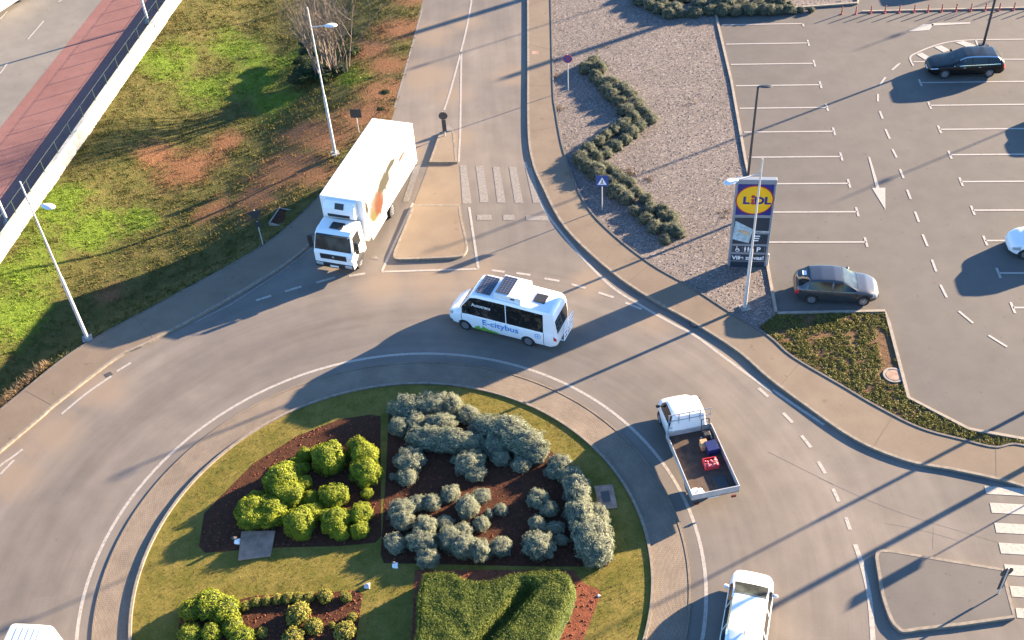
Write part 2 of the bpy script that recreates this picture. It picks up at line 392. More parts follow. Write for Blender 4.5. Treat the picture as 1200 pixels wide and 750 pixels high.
def sheet(name, poly, z, m, z0=None, kind='structure', parent=None):
    mb = MB()
    if z0 is None: mb.add([(*p, z) for p in poly], [tuple(range(len(poly)))])
    else: mb.prism(poly, z0, z)
    o = mb.build(name, m, parent)
    bm = bmesh.new(); bm.from_mesh(o.data); bmesh.ops.triangulate(bm, faces=[f for f in bm.faces if len(f.verts) > 4])
    for f in bm.faces:
        f.normal_update()
        if abs(f.normal.z) > .9 and f.normal.z < 0: f.normal_flip()
    bm.to_mesh(o.data); bm.free()
    if kind: o['kind'] = kind
    return o
def inside(x, y, poly):
    c = False; j = len(poly)-1
    for i in range(len(poly)):
        (xi, yi), (xj, yj) = poly[i], poly[j]
        if (yi > y) != (yj > y) and x < (xj-xi)*(y-yi)/(yj-yi)+xi: c = not c
        j = i
    return c
def segdist(x, y, pts):
    best = 1e9
    for (ax, ay), (bx, by) in zip(pts[:-1], pts[1:]):
        dx, dy = bx-ax, by-ay; t = max(0, min(1, ((x-ax)*dx+(y-ay)*dy)/(dx*dx+dy*dy+1e-9)))
        best = min(best, math.hypot(x-ax-t*dx, y-ay-t*dy))
    return best
def sstep(t): t = max(0., min(1., t)); return t*t*(3-2*t)
# ------------------------------------------------------------------ ground, roads
sheet('ground', [(-900, -300), (900, -300), (900, 1500), (-900, 1500)], -3.0, M['rough'])
# right-hand kerb line of the carriageway (roadside edge), top to bottom right
KR = smoothline([G(614, -70), G(617, -20)]+Z(600, 0, [(70, 0), (71, 300), (72, 600), (90, 745)])+Z(600, 190, [(135, 110), (245, 310), (460, 515), (660, 650), (830, 745)])
                + Z(600, 380, [(1040, 130), (1184, 255)])+Z(900, 380, [(160, 375), (400, 540), (640, 640), (850, 680), (1080, 730)])+[G(1215, 577), G(1290, 596)], 5)
# inner edge of the right pavement
KI = smoothline([G(641, -70), G(644, -20)]+Z(600, 0, [(178, 0), (188, 400), (200, 520), (240, 720)])+Z(600, 190, [(330, 190), (450, 330), (640, 480), (830, 590), (1030, 720)])
                + Z(900, 380, [(0, 65), (110, 160), (330, 290), (500, 390), (700, 490), (900, 545), (1050, 580), (1184, 572)])+[G(1290, 560)], 5)
# left kerb of the carriageway, top to bottom left
LK = smoothline(Z(60, 180, [(1085, 280), (1035, 340), (900, 450), (650, 600), (390, 740)], 3.333)+Z(0, 380, [(540, 165), (270, 370), (190, 440), (0, 600)])+[G(-70, 590), G(-170, 690)], 5)
LI = smoothline(Z(60, 180, [(1075, 130), (1040, 185), (840, 360), (450, 580), (190, 720)], 3.333)+Z(0, 380, [(280, 180), (0, 408)])+[G(-70, 535), G(-170, 620)], 5)
UL = smoothline([G(522, -70), G(507, -25)]+Z(300, 0, [(772, 0), (720, 220), (635, 530)])+[G(446, 170), G(430, 195), G(398, 240)], 4)     # left edge of the upper road
road_poly = [(-120, -60), (140, -60), (140, 140), (1, 140), G(540, -120)]+[G(522, -70)]+UL[1:]+LK[1:]+[(-70, 10)]
road = sheet('road', road_poly, 0, M['asphalt'], -1.0)
# far road beyond the wall, top left
WALL = [G(-60, 382, 0), G(0, 293, 0), G(205, 0, 0), G(262, -80, 0)]
wdir = (Vector(WALL[2])-Vector(WALL[1])).normalized()
WA = Vector(WALL[1])-wdir*22; WB = Vector(WALL[2])+wdir*30
wn = Vector((-wdir.y, wdir.x))
def WP(t, d): q = WA+wdir*t+wn*d; return (q.x, q.y)
WL = (WB-WA).length
FZ = -.06
RW = sum((Vector(G(a, b, FZ))-WA).dot(wn) for a, b in ((111, 12), (56, 80), (0, 149)))/3
sheet('far_road', [WP(-10, RW), WP(WL, RW), WP(WL, 40), WP(-10, 40)], FZ, M['oldroad'], -1.6)
sheet('red_pavement', [WP(-10, .2), WP(WL, .2), WP(WL, RW), WP(-10, RW)], FZ+.004, M['redpave'], -1.5)
# ------------------------------------------------------------------ rough lawn terrain on the left
lawn_poly = [G(522, -70)]+UL[1:-2]+LI[1:]+[WP(-10, -.05)]+[WP(WL, -.05)]
def lawn_z(x, y):
    d1 = segdist(x, y, LI); d2 = segdist(x, y, UL)
    z = -(.95+.55*sstep((-8.-x)/9.))*sstep(min(d1/3.2, d2/11.))
    dw = -(Vector((x, y))-WA).dot(wn); z = -.5+(z+.5)*sstep(dw/6.)
    return z+.05*mnoise.noise((x*.5, y*.5, 3))*min(1, d1, d2)+.03*mnoise.noise((x*1.7, y*1.7, 9))*min(1, d1, d2)
def terrain(name, poly, zf, step, m, skirt=.3):
    xs = [p[0] for p in poly]; ys = [p[1] for p in poly]
    bm = bmesh.new(); vs = [bm.verts.new((*p, 0)) for p in poly]; bm.faces.new(vs)
    for ax, lo, hi in ((0, min(xs), max(xs)), (1, min(ys), max(ys))):
        q = lo+step
        while q < hi:
            bmesh.ops.bisect_plane(bm, geom=bm.verts[:]+bm.edges[:]+bm.faces[:], plane_co=(q, 0, 0) if ax == 0 else (0, q, 0), plane_no=(1, 0, 0) if ax == 0 else (0, 1, 0)); q += step
    bmesh.ops.triangulate(bm, faces=bm.faces)
    for v in bm.verts: v.co.z = zf(v.co.x, v.co.y)
    for f in bm.faces:
        f.normal_update()
        if f.normal.z < 0: f.normal_flip()
        f.smooth = True
    me = bpy.data.meshes.new(name); bm.to_mesh(me); bm.free(); me.materials.append(m)
    o = link(name, me); o['kind'] = 'structure'; return o
LP_ = [p for p in lawn_poly if p[1] < 112]
terrain('rough_lawn', lawn_poly, lawn_z, .7, M['rough'])
def tufts(name, pts, m, nb, h0, h1, wd, spread, lean=.6, zf=None):
    """small grass blades, several per tuft, one 'stuff' mesh"""
    N = len(pts)*nb; P = np.repeat(np.array(pts), nb, 0)
    P[:, :2] += RNG.normal(0, spread, (N, 2)); a = RNG.uniform(0, 2*np.pi, N); h = RNG.uniform(h0, h1, N); l = RNG.normal(0, lean, (N, 2))*h[:, None]
    w_ = wd*RNG.uniform(.6, 1.4, N); dx = np.cos(a)*w_; dy = np.sin(a)*w_
    V = np.zeros((N, 3, 3)); V[:, 0] = P; V[:, 1] = P; V[:, 2] = P
    V[:, 0, 0] -= dx; V[:, 0, 1] -= dy; V[:, 1, 0] += dx; V[:, 1, 1] += dy; V[:, 2, :2] += l; V[:, 2, 2] += h; V[:, :2, 2] -= .02
    me = bpy.data.meshes.new(name); me.from_pydata(V.reshape(-1, 3).tolist(), [], np.arange(N*3).reshape(-1, 3).tolist()); me.materials.append(m)
    o = link(name, me); o['kind'] = 'stuff'; return o
pts = []
bx = (min(p[0] for p in lawn_poly), max(p[0] for p in lawn_poly))
soilpts = SOIL
while len(pts) < 15000:
    x, y = random.uniform(-36, -3), random.uniform(38, 86)
    if not inside(x, y, lawn_poly): continue
    s_ = max((1-min(1, math.hypot(x-a, y-b)/r) for a, b, r in SOIL), default=0)
    if random.random() < s_*1.3: continue
    if mnoise.noise((x*.9, y*.9, 5)) < random.uniform(-.7, .15): continue
    pts.append((x, y, lawn_z(x, y)))
tag(tufts('rough_grass', pts, M['blade'], 5, .05, .17, .022, .1), 'patchy rough grass tufts growing over the left verge', 'grass')
pts = []
for i in range(260):
    t = random.random(); q = Z(0, 380, [(230+(-230)*t, 190+215*t)])[0]; d = abs(random.gauss(0, .35))+.15
    p = (q[0]-d*.62, q[1]+d*.75); pts.append((*p, lawn_z(*p)))
tag(tufts('dry_weeds', pts, M['dry'], 9, .08, .3, .02, .09), 'strip of dry brown weeds along the left pavement edge', 'weeds')
WEEDS = []
for wx, wy, k, sg_ in ((736, 203, 26, .25), (728, 208, 14, .2), (655, 128, 10, .15), (652, 90, 8, .12), (668, 205, 8, .15), (762, 210, 8, .12), (850, 250, 8, .2), (810, 120, 4, .3), (700, 60, 4, .4)):
    x, y = G(wx, wy, .05)
    for _ in range(k): WEEDS.append((x+random.gauss(0, sg_), y+random.gauss(0, sg_), .05))
tag(tufts('gravel_weeds', WEEDS, M['dry'], 8, .05, .2, .018, .07), 'dry straw coloured weeds scattered on the gravel', 'weeds')
# ------------------------------------------------------------------ pavements and kerbs
def ribbon(name, a, b, z, m):
    """surface between two polylines that run the same way"""
    return sheet(name, list(a)+list(reversed(b)), z, m, -.06)
KR2 = offset(KR, .14)
ribbon('right_pavement', KR2, KI, .115, M['pave'])
kerb(MB(), KR, .14, .12, side=1).build('right_kerb', M['kerb'])['kind'] = 'structure'
kerb(MB(), KI, .10, .15, side=1).build('right_edging', M['kerb_dark'])['kind'] = 'structure'
ribbon('left_pavement', offset(LK, -.14), LI, .115, M['pave'])
kerb(MB(), LK, .14, .12, side=-1).build('left_kerb', M['kerb'])['kind'] = 'structure'
kerb(MB(), LI, .08, .13, side=-1).build('left_edging', M['kerb_dark'])['kind'] = 'structure'
# parking lot
PK = Z(600, 0, [(945, 62), (1020, 380), (1085, 745)])+[G(887.5, 245), G(899.5, 304.7), G(911, 367.2)]
PKr = [G(911, 367.2), G(1036.5, 364.6), G(1043, 379), G(1066, 467), G(1135.6, 503), G(1200, 514.5), G(1290, 528)]
gtop = [G(842, 17), G(905, 13), G(1005, 5.5), G(1005, 1), G(905, 4)]
lot_poly = PK+PKr[1:]+[(70, 20), (90, 120), (14, 120), G(905, -40), G(1005, -2), G(1005, 6), G(905, 15)]
lot = sheet('parking_lot', lot_poly, .004, M['lot'])
grav_poly = KI[:-22]
gi = min(range(len(KI)), key=lambda i: math.hypot(KI[i][0]-G(888, 381)[0], KI[i][1]-G(888, 381)[1]))
grav_poly = offset(KI, .10)[:gi+1]+[G(911, 369)]+list(reversed(PK))+[G(905, 13), G(1005, 5.5), G(1005, -60), G(650, -70)]
grav = sheet('gravel_bed', grav_poly, .05, M['gravel'], -.06)
cov_poly = offset(KI, .10)[gi:-6]
cov_poly = cov_poly+[G(1285, 526)]+list(reversed(PKr[1:-1]))+[G(911, 368)]
M['drysoil'] = soilmat('dry_bed_soil', (.085, .05, .028), (.15, .09, .052)); sheet('planting_bed', cov_poly, .05, M['drysoil'], -.06)
mb = MB(); kerb(mb, PK, .16, .13, side=-1); kerb(mb, PKr, .16, .131, side=-1)
mb.build('parking_kerb', M['kerb_pale'])['kind'] = 'structure'
mb = MB(); kerb(mb, [G(838, 16.5), G(905, 13), G(1005, 5.5), G(1007, -1)], .16, .15, side=1); mb.build('bed_kerb', M['kerb_pale'])['kind'] = 'structure'
# loose stones on the gravel
def stones(name, poly, n, m, r0, r1, z):
    xs = [p[0] for p in poly]; ys = [p[1] for p in poly]; mb = MB(); k = 0
    o8 = [(1, 0, 0), (0, 1, 0), (-1, 0, 0), (0, -1, 0), (0, 0, 1)]
    while k < n:
        x, y = random.uniform(min(xs), max(xs)), random.uniform(min(ys), min(max(ys), 84))
        if not inside(x, y, poly): continue
        r = random.uniform(r0, r1); a = random.uniform(0, 6.3); c, s_ = math.cos(a), math.sin(a); e = random.uniform(.6, 1)
        mb.add([(x+r*(u*c-v*e*s_), y+r*(u*s_+v*e*c), z+r*.75*w_) for u, v, w_ in o8], [(0, 1, 4), (1, 2, 4), (2, 3, 4), (3, 0, 4)]); k += 1
    o = mb.build(name, m); o['kind'] = 'stuff'; return o
M['stone'] = leafmat('pale_stones', (.085, .067, .058), (.21, .182, .165), 0)
tag(stones('loose_gravel', grav_poly, 16000, M['stone'], .02, .055, .05), 'loose pinkish gravel stones covering the verge', 'gravel')
# ------------------------------------------------------------------ markings (children of the surface they are painted on)
ZI = [0.]
def zup(z): ZI[0] += .0006; return z+ZI[0]
def paint(name, segs, wd, m='paint', par=None, z=.004):
    mb = MB(); z = zup(z)
    for s_ in segs: strip(mb, s_, wd, z)
    return mb.build(name, M[m], par or road)
def polys(name, ps, m='paint', par=None, z=.004):
    mb = MB(); z = zup(z)
    for q in ps: mb.add([(*p, z) for p in q], [tuple(range(len(q)))])
    o = mb.build(name, M[m], par or road)
    bm = bmesh.new(); bm.from_mesh(o.data)
    for f in bm.faces:
        f.normal_update()
        if f.normal.z < 0: f.normal_flip()
    bm.to_mesh(o.data); bm.free(); return o
circ = [(CX+RL*math.cos(R(a)), CY+RL*math.sin(R(a))) for a in np.arange(0, 360, 2.5)]
mb = MB(); strip(mb, circ, .15, .004, True); mb.build('edge_line', M['paint'], road)
paint('edge_line', [smoothline(Z(600, 190, [(60, 0), (100, 105), (180, 265), (420, 540), (600, 665), (740, 745)])+Z(600, 380, [(850, 55), (985, 155), (1184, 300)])+Z(900, 380, [(30, 310), (140, 385), (260, 465)]))], .15)
paint('edge_line', [smoothline(Z(0, 380, [(515, 240), (400, 320), (285, 415)])), Z(0, 380, [(605, 178), (540, 218)]), Z(0, 380, [(65, 628), (0, 695)])], .13)
paint('edge_line', [smoothline(Z(0, 380, [(105, 578), (50, 620), (0, 655)])+[G(-40, 580)])], .13)
paint('edge_line', [Z(60, 180, [(1020, 368), (900, 460), (700, 590), (560, 660)], 3.333)], .1, 'paint_worn')
D = Z(300, 190, [(505, 515), (430, 527), (365, 533), (280, 557), (210, 575), (135, 598), (70, 618), (0, 640)])
D += Z(300, 190, [(1090, 500), (1150, 508)])+Z(600, 190, [(20, 513), (85, 522), (150, 538), (220, 550), (275, 565), (340, 583), (400, 603), (470, 626), (525, 650), (600, 680)])
D += Z(600, 380, [(1140, 295), (1184, 335)])+Z(900, 380, [(70, 410), (113, 455), (155, 515), (198, 570), (232, 635), (265, 690)])+Z(900, 560, [(300, 50), (328, 110), (360, 183), (380, 240)])
paint('dashed_line', [D[i:i+2] for i in range(0, len(D), 2)], .16)
paint('edge_line', [smoothline(Z(900, 560, [(403, 308), (440, 420), (470, 560), (485, 745)])+[G(1025, 800)])], .2)
paint('edge_line', [smoothline(Z(300, 0, [(770, 40), (700, 290), (640, 500)]))], .12, 'paint_worn')
paint('divider_line', [smoothline(Z(300, 0, [(1000, -60), (997, 0), (970, 150), (905, 400), (870, 510)])), Z(300, 0, [(950, 240), (945, 600), (938, 750)])], .13)
paint('island_line', [[G(447, 318.5), G(560.5, 315.2)], [G(560.5, 315), G(549.8, 243)], [G(447.5, 318), G(484, 238)]], .14)
polys('zebra_crossing', [Z(470, 100, q, 3.261) for q in ([(225, 305), (250, 305), (270, 452), (235, 452)], [(285, 308), (315, 308), (335, 448), (303, 448)], [(412, 312), (440, 312), (467, 450), (435, 450)])], 'paint_worn')
polys('zebra_crossing', [Z(470, 100, q, 3.261) for q in ([(350, 312), (376, 312), (400, 449), (368, 449)], [(475, 315), (500, 315), (535, 449), (505, 449)], [(290, 495), (345, 495), (347, 515), (290, 515)], [(390, 495), (433, 495), (435, 515), (390, 515)], [(478, 498), (560, 500), (565, 518), (478, 517)])], 'paint_worn')
polys('zebra_crossing', [Z(470, 100, [(50, 310), (75, 305), (30, 445), (5, 445)], 3.261), Z(470, 100, [(-30, 312), (0, 310), (-45, 445), (-75, 445)], 3.261)], 'paint_worn')
polys('zebra_crossing', [[G(900+a/3.947, 560+y0/3.947), G(1330, 560+(y0+22)/3.947+4), G(1336, 560+(y1+22)/3.947+4), G(900+b/3.947, 560+y1/3.947)] for a, b, y0, y1 in ((1000, 1010, 38, 75), (1025, 1035, 115, 162), (1046, 1056, 208, 254), (1066, 1078, 300, 350), (1092, 1102, 400, 450), (1118, 1128, 500, 550), (1145, 1152, 602, 648))])
polys('yield_mark', [Z(300, 190, [(530, 447), (553, 432), (572, 452)])], 'paint_worn')
# parking markings
TL0, TLs, TR0, TRs = np.array([20.1076, 63.7552])*1.08, np.array([-.23111, -2.48915])*1.08, np.array([25.5348, 58.2254])*1.08, np.array([-.23111, -2.48915])*1.08
ld = np.array(G(867, 155))-np.array(G(978, 154)); ld = ld/np.linalg.norm(ld); td = TLs/np.linalg.norm(TLs)
bayl = []
def tseg(p, full=True, half=.42): return [tuple(p-td*half*(1 if full else .05)), tuple(p+td*half)]
def hitk(p):
    # distance from the T to the kerb along the bay line
    for k in np.arange(2.5, 9, .02):
        q = p+ld*k
        if inside(q[0], q[1], grav_poly): return k-.16
    return 5.6
for i in range(-1, 9):
    p = TL0+TLs*i; bayl.append([tuple(p), tuple(p+ld*hitk(p))]); bayl.append(tseg(p, i >= 0))
for i in range(0, 11):
    p = TR0+TRs*i; bayl.append([tuple(p), tuple(p-ld*11.2)]); bayl.append(tseg(p))
paint('bay_lines', bayl, .13, 'paint_lot', lot, .008)
D = Z(900, 0, [(610, 293), (573, 325), (543, 358), (518, 393), (508, 435), (508, 470), (517, 515), (530, 550), (543, 598), (563, 643), (575, 690), (595, 730)])
D += Z(900, 190, [(610, 33), (627, 75), (643, 128), (660, 172), (680, 230), (698, 278), (715, 335), (738, 390), (758, 452), (778, 507), (797, 568), (827, 627), (882, 690), (948, 745)])+Z(900, 380, [(1020, 52), (1105, 105)])
paint('dashed_line', [D[i:i+2] for i in range(0, len(D), 2)], .13, 'paint_lot', lot, .008)
polys('arrow_marking', [[G(1037.5, 246), G(1021.8, 220.6), G(1037.4, 220.2)], [G(1017.2, 184), G(1019.4, 184), G(1030.6, 220.3), G(1026.6, 220.5)]], 'paint_lot', lot, .008)
polys('arrow_marking', [Z(900, 0, [(648, 147), (722, 112), (768, 112), (745, 140)]), Z(900, 0, [(760, 108), (935, 104), (935, 110), (755, 120)])], 'paint_lot', lot, .008)
paint('hatch_outline', [smoothline(Z(900, 0, [(672, 305), (658, 265), (700, 240), (770, 212), (850, 193), (960, 185), (1184, 182)])+[G(1290, 44)]), Z(900, 0, [(672, 287), (735, 287)]), Z(900, 0, [(960, 185), (972, 215)]), Z(900, 0, [(1090, 275), (1184, 275)])+[G(1290, 68)]], .12, 'paint_lot', lot, .008)
polys('hatch_bars', [Z(900, 0, q) for q in ([(686, 252), (712, 244), (752, 268), (725, 277)], [(768, 218), (800, 210), (842, 233), (812, 243)], [(865, 196), (905, 190), (964, 212), (925, 221)])], 'paint_lot', lot, .008)
paint('dashed_line', [Z(0, 0, [(203, 97), (128, 183)], z=FZ), Z(0, 0, [(36, 290), (0, 342)], z=FZ), Z(0, 0, [(34, 52), (0, 90)], z=FZ), Z(0, 0, [(285, 0), (272, 10)], z=FZ)], .15, 'paint', bpy.data.objects['far_road'], FZ+.004)
mb = MB()
M['tar'] = mat('tar_seam', (.095, .085, .077), .8)
for s_ in (Z(900, 560, [(235, 0), (480, 110), (700, 190), (1070, 300)]), Z(900, 560, [(540, 210), (700, 240), (880, 290)]), Z(900, 380, [(0, 590), (120, 650), (300, 740)]), Z(900, 560, [(765, 230), (762, 330)]), Z(300, 380, [(0, 240), (300, 140), (600, 75)])):
    strip(mb, smoothline(s_), .022, .003)
mb.build('tar_seam', M['tar'], road)
def joints(par, a, b, gap, z):
    mb = MB(); acc = 0.
    for i in range(1, len(a)):
        acc += math.dist(a[i-1], a[i])
        if acc >= gap:
            acc = 0.; q = min(b, key=lambda p: math.dist(p, a[i])); strip(mb, [a[i], q], .025, z)
    mb.build('paving_joint', M['tar2'], par)
M['tar2'] = mat('paving_joint', (.10, .078, .06), .9)
joints(bpy.data.objects['right_pavement'], smoothline(KR2, 3), offset(KI, -.02), 5.2, .119)
joints(bpy.data.objects['left_pavement'], smoothline(offset(LK, -.16), 3), offset(LI, .02), 6.1, .119)
# ------------------------------------------------------------------ roundabout
def ring(r, n=144): return [(CX+r*math.cos(2*math.pi*i/n), CY+r*math.sin(2*math.pi*i/n)) for i in range(n)]
def annulus(name, r0, r1, z, m, z0=-.05):
    a, b = ring(r0), ring(r1); n = len(a)
    vs = [(*p, z) for p in a]+[(*p, z) for p in b]+[(*p, z0) for p in b]+[(*p, z0) for p in a]
    fs = []
    for i in range(n):
        j = (i+1) % n; fs += [(i, n+i, n+j, j), (n+i, 2*n+i, 2*n+j, n+j), (3*n+i, i, j, 3*n+j)]
    o = MB().add(vs, fs).build(name, m); o['kind'] = 'structure'; return o
annulus('apron', RK, RK+1.42, .035, M['cobble'])
annulus('apron_edge', RK+1.42, RK+1.53, .05, M['cobble'])
annulus('island_kerb', RK-.12, RK, .16, M['kerb'])
ZL = .08
sheet('island_lawn', ring(RK-.12), ZL, M['lawn'], -.05)
def rad(px, py, r):
    x, y = G(px, py, .1); d = math.hypot(x-CX, y-CY); return (CX+(x-CX)*r/d, CY+(y-CY)*r/d)
bedA = [G(434, 486, .08), G(446, 488, .08), G(446, 520, .08), G(447, 628, .08), G(440, 636, .08), G(400, 640, .08), G(320, 642, .08), G(240, 648, .08), G(233, 640, .08), rad(242, 602, 9.4), rad(300, 545, 9.35), rad(350, 512, 9.35), rad(400, 493, 9.35)]
bedB = [G(456, 474, .08), rad(505, 462, 9.9), rad(560, 472, 9.6), rad(620, 497, 9.5), rad(680, 545, 9.5), rad(722, 610, 9.35), rad(722, 650, 9.3), G(712, 664, .08), G(640, 664, .08), G(540, 662, .08), G(450, 660, .08), G(446, 650, .08), G(452, 560, .08)]
bedC = [G(420, 692, .08), G(425, 697, .08), G(410, 800, .08), G(200, 800, .08), G(212, 720, .08), G(300, 698, .08)]
bedD = [G(486, 668, .08), G(672, 668, .08), G(683, 683, .08), G(702, 691, .08), G(704, 697, .08), G(668, 790, .08), G(480, 790, .08)]
for b in (bedA, bedB, bedC): sheet('soil_bed', b, ZL+.006, M['soil'])
sheet('mulch_bed', bedD, ZL+.006, M['mulch'])
pts = []
while len(pts) < 9000:
    a, r = random.uniform(0, 6.283), (RK-.25)*math.sqrt(random.random()); x, y = CX+r*math.cos(a), CY+r*math.sin(a)
    if y < 20 or any(inside(x, y, b) for b in (bedA, bedB, bedC, bedD)): continue
    pts.append((x, y, ZL))
tag(tufts('mown_grass', pts, M['lawn'], 4, .02, .05, .012, .06), 'short mown grass on the roundabout', 'grass')
# soil clods
mb = MB()
for b in (bedA, bedB, bedC, bedD):
    xs = [p[0] for p in b]; ys = [p[1] for p in b]
    for _ in range(900):
        x, y = random.uniform(min(xs), max(xs)), random.uniform(max(20, min(ys)), max(ys))
        if inside(x, y, b):
            r = random.uniform(.02, .07); a = random.uniform(0, 6)
            mb.add([(x+r*math.cos(a+k*1.57), y+r*math.sin(a+k*1.57), ZL) for k in range(4)]+[(x, y, ZL+r*.9)], [(0, 1, 4), (1, 2, 4), (2, 3, 4), (3, 0, 4)])
o = mb.build('soil_clods', M['mulch']); tag(o, 'loose reddish soil lumps on the planting beds', 'soil', None, 'stuff')
# splitter islands
def island(name, poly, z, m='isle', kw=.13, inner=None):
    poly = list(poly)
    ar = sum(poly[i-1][0]*poly[i][1]-poly[i][0]*poly[i-1][1] for i in range(len(poly)))
    if ar < 0: poly.reverse()
    kerb(MB(), poly, kw, z, closed=True, side=1).build('island_kerb', M['kerb'])['kind'] = 'structure'
    return sheet(name, offset(poly, kw*.99, True), z-.008, M[m], -.05)
lo = smoothline(Z(300, 190, [(728, 205), (690, 300), (650, 395), (637, 432), (645, 455), (700, 458), (850, 452), (930, 447), (965, 435), (980, 405), (975, 360), (955, 270), (945, 205)]), 4)
island('splitter_island', lo, .15)
up = Z(470, 100, [(150, 182), (203, 180), (215, 300), (108, 300)], 3.261)
island('splitter_island', up, .15)
sheet('crossing_refuge', Z(470, 100, [(106, 303), (217, 303), (232, 456), (48, 456)], 3.261), .012, M['isle'], -.05)
polys('nose_marking', [Z(470, 100, [(150, 178), (180, 150), (203, 176)], 3.261), ], 'paint_worn')
ri = smoothline(Z(900, 560, [(493, 375), (500, 350), (525, 341), (570, 343)]), 4)+Z(900, 560, [(820, 385), (1082, 428), (1112, 530), (1140, 655), (900, 690)])+smoothline(Z(900, 560, [(700, 712), (625, 722), (590, 700), (560, 660), (525, 560), (505, 450), (493, 375)]), 4)[:-1]
island('splitter_island', ri, .15, 'lot')
# ------------------------------------------------------------------ wall and fence, top left
zt = .58
q = [WP(-10, -.1), WP(WL, -.1), WP(WL, .2), WP(-10, .2)]
wo = MB().prism(q, -2.2, zt).build('retaining_wall', M['whitewall'], bevel=.02)
tag(wo, 'long low white rendered wall between the rough grass and the red pavement', 'wall')
fe = empty('mesh_fence', (*WP(0, .12), zt), 0, 'low dark green wire mesh fence along the top of the white wall', 'fence')
FB = WP(0, .12)
M['fence'] = mat('fence_green', (.05, .085, .07), .5, .2)
def fl(t, h): q = WP(t, .12); return (q[0]-FB[0], q[1]-FB[1], h)
t = -8.
while t < WL:
    MB().tube([fl(t, -.02), fl(t, .85)], .03, 6).build('post', M['fence'], fe); t += 2.05
mb = MB()
for h in (.06, .82): mb.tube([fl(-8, h), fl(WL, h)], .007, 4, cap=False)
t = -8.
while t < WL: mb.tube([fl(t, .06), fl(t, .82)], .0032, 3, cap=False); t += .12
mb.build('mesh_panel', M['fence'], fe)
# ------------------------------------------------------------------ lamp posts
def lamp_post(base, h, armang, label, kind='white', group='street lamps along the roads', drop=1.25, arm=.85):
    pm = M['galv'] if kind == 'white' else M['dark_metal']
    t = empty('street_lamp', (*base, 0), 0, label, 'street lamp', group)
    c, s_ = math.cos(armang), math.sin(armang)
    if kind == 'white':
        MB().tube([(0, 0, -.3), (0, 0, h*.42), (0, 0, h*.43), (0, 0, h)], [.10, .085, .058, .04], 12).build('pole', pm, t, 40)
        za = h-drop
        MB().tube([(0, 0, za), (c*arm*.5, s_*arm*.5, za+.05), (c*arm, s_*arm, za+.06)], .03, 8).build('arm', pm, t, 40)
        hx = arm+.3
    else:
        MB().tube([(0, 0, -.3), (0, 0, h)], [.09, .06], 12).build('pole', pm, t, 40); za = h-.05
        hx = .35
    # luminaire: flattened teardrop
    mb = MB(); prof = [(-.36, .05, .03), (-.3, .12, .06), (-.1, .2, .10), (.12, .22, .11), (.3, .16, .08), (.38, .06, .04)]; n = 10; k = 0; vs = []
    for u, wy, wz in prof:
        if kind != 'white': wy, wz, = wy*.8, wz*.5
        for j in range(n):
            a = 2*math.pi*j/n; y = wy*math.cos(a); z = wz*math.sin(a)*(1 if math.sin(a) > 0 else .5)
            xx = hx+u; vs.append((xx*c-y*s_, xx*s_+y*c, za+.07+z))
    m_ = len(prof)
    fs = [(i*n+j, i*n+(j+1) % n, (i+1)*n+(j+1) % n, (i+1)*n+j) for i in range(m_-1) for j in range(n)]+[tuple(range(n)), tuple(range((m_-1)*n, m_*n))]
    MB().add(vs, fs).build('lamp_head', M['lampwhite'] if kind == 'white' else M['dark_metal'], t, 50)
    MB().box(0, 0, .10, .5, .5, .06, .3).build('base_plate', M['concrete'] if kind == 'white' else M['dark_metal'], t)
    return t
lamp_post(G(103, 398), 10.28, R(-25), 'tall pale street lamp on the left pavement edge, nearest the roundabout')
lamp_post(G(393, 181), 10.08, R(-5), 'tall pale street lamp standing in the red earth behind the truck')
lamp_post(G(872.5, 362), 9.46, R(200), 'tall pale street lamp in front of the tall shop sign', arm=1.3, drop=.85)
lamp_post(G(871, 258), 8.7, R(-5), 'slim dark lamp post just behind the tall shop sign', 'dark')
lamp_post(G(1152, 54), 10.0, R(175), 'slim dark lamp post rising behind the black estate car', 'dark')
lamp_post(G(174, 27), 9.0, R(140), 'white pole beside the wall at the top left, far one of two')
lamp_post(G(10, 262), 9.0, R(140), 'white pole beside the wall at the left edge, near one of two')
# unseen posts added outside the frame only for the shadows they cast
def beyond(px, py, dist): x, y = G(px, py); return (x+SD[0]*dist, y+SD[1]*dist)
EXTRA = 'objects added outside the frame to cast shadows into it'
lamp_post(beyond(1200, 484, 7), 11, R(205), 'unseen street lamp added beyond the right pavement for its shadow', group=EXTRA)
lamp_post(beyond(977, 237, 38.5), 9.3, R(205), 'unseen street lamp added beyond the far parking bays for its shadow', group=EXTRA)
lamp_post(beyond(1000, 60, 38.5), 9.3, R(205), 'unseen street lamp added past the red posts for its shadow', group=EXTRA)
lamp_post(beyond(720, 5, 26), 11, R(205), 'unseen street lamp added north of the hedge for its shadow', group=EXTRA)
lamp_post(beyond(124, 51, 30), 7.5, R(205), 'unseen street lamp added above the grass for its shadow', group=EXTRA)
def column(base, r, h, label):  # unseen shaft added outside the frame to throw a broad shadow
    t = empty('shadow_column', (*base, 0), 0, label, 'column', EXTRA)
    MB().tube([(0, 0, -.2), (0, 0, h*.8), (0, 0, h)], [r, r, r*.9], 14).build('shaft', M['galv'], t, 40)
    MB().box(0, 0, .1, r*3, r*3, .2).build('base_plate', M['concrete'], t)
column(beyond(1200, 551, 9), .13, 12, 'unseen thick grey column added beyond the right crossing for its shadow')
column(beyond(465, 45, 40), .30, 9.7, 'unseen thick grey column added at the top, beyond the road, for its shadow')
column(beyond(590, 92, 40), .26, 9.7, 'unseen thick grey column added above the hedge for its shadow')
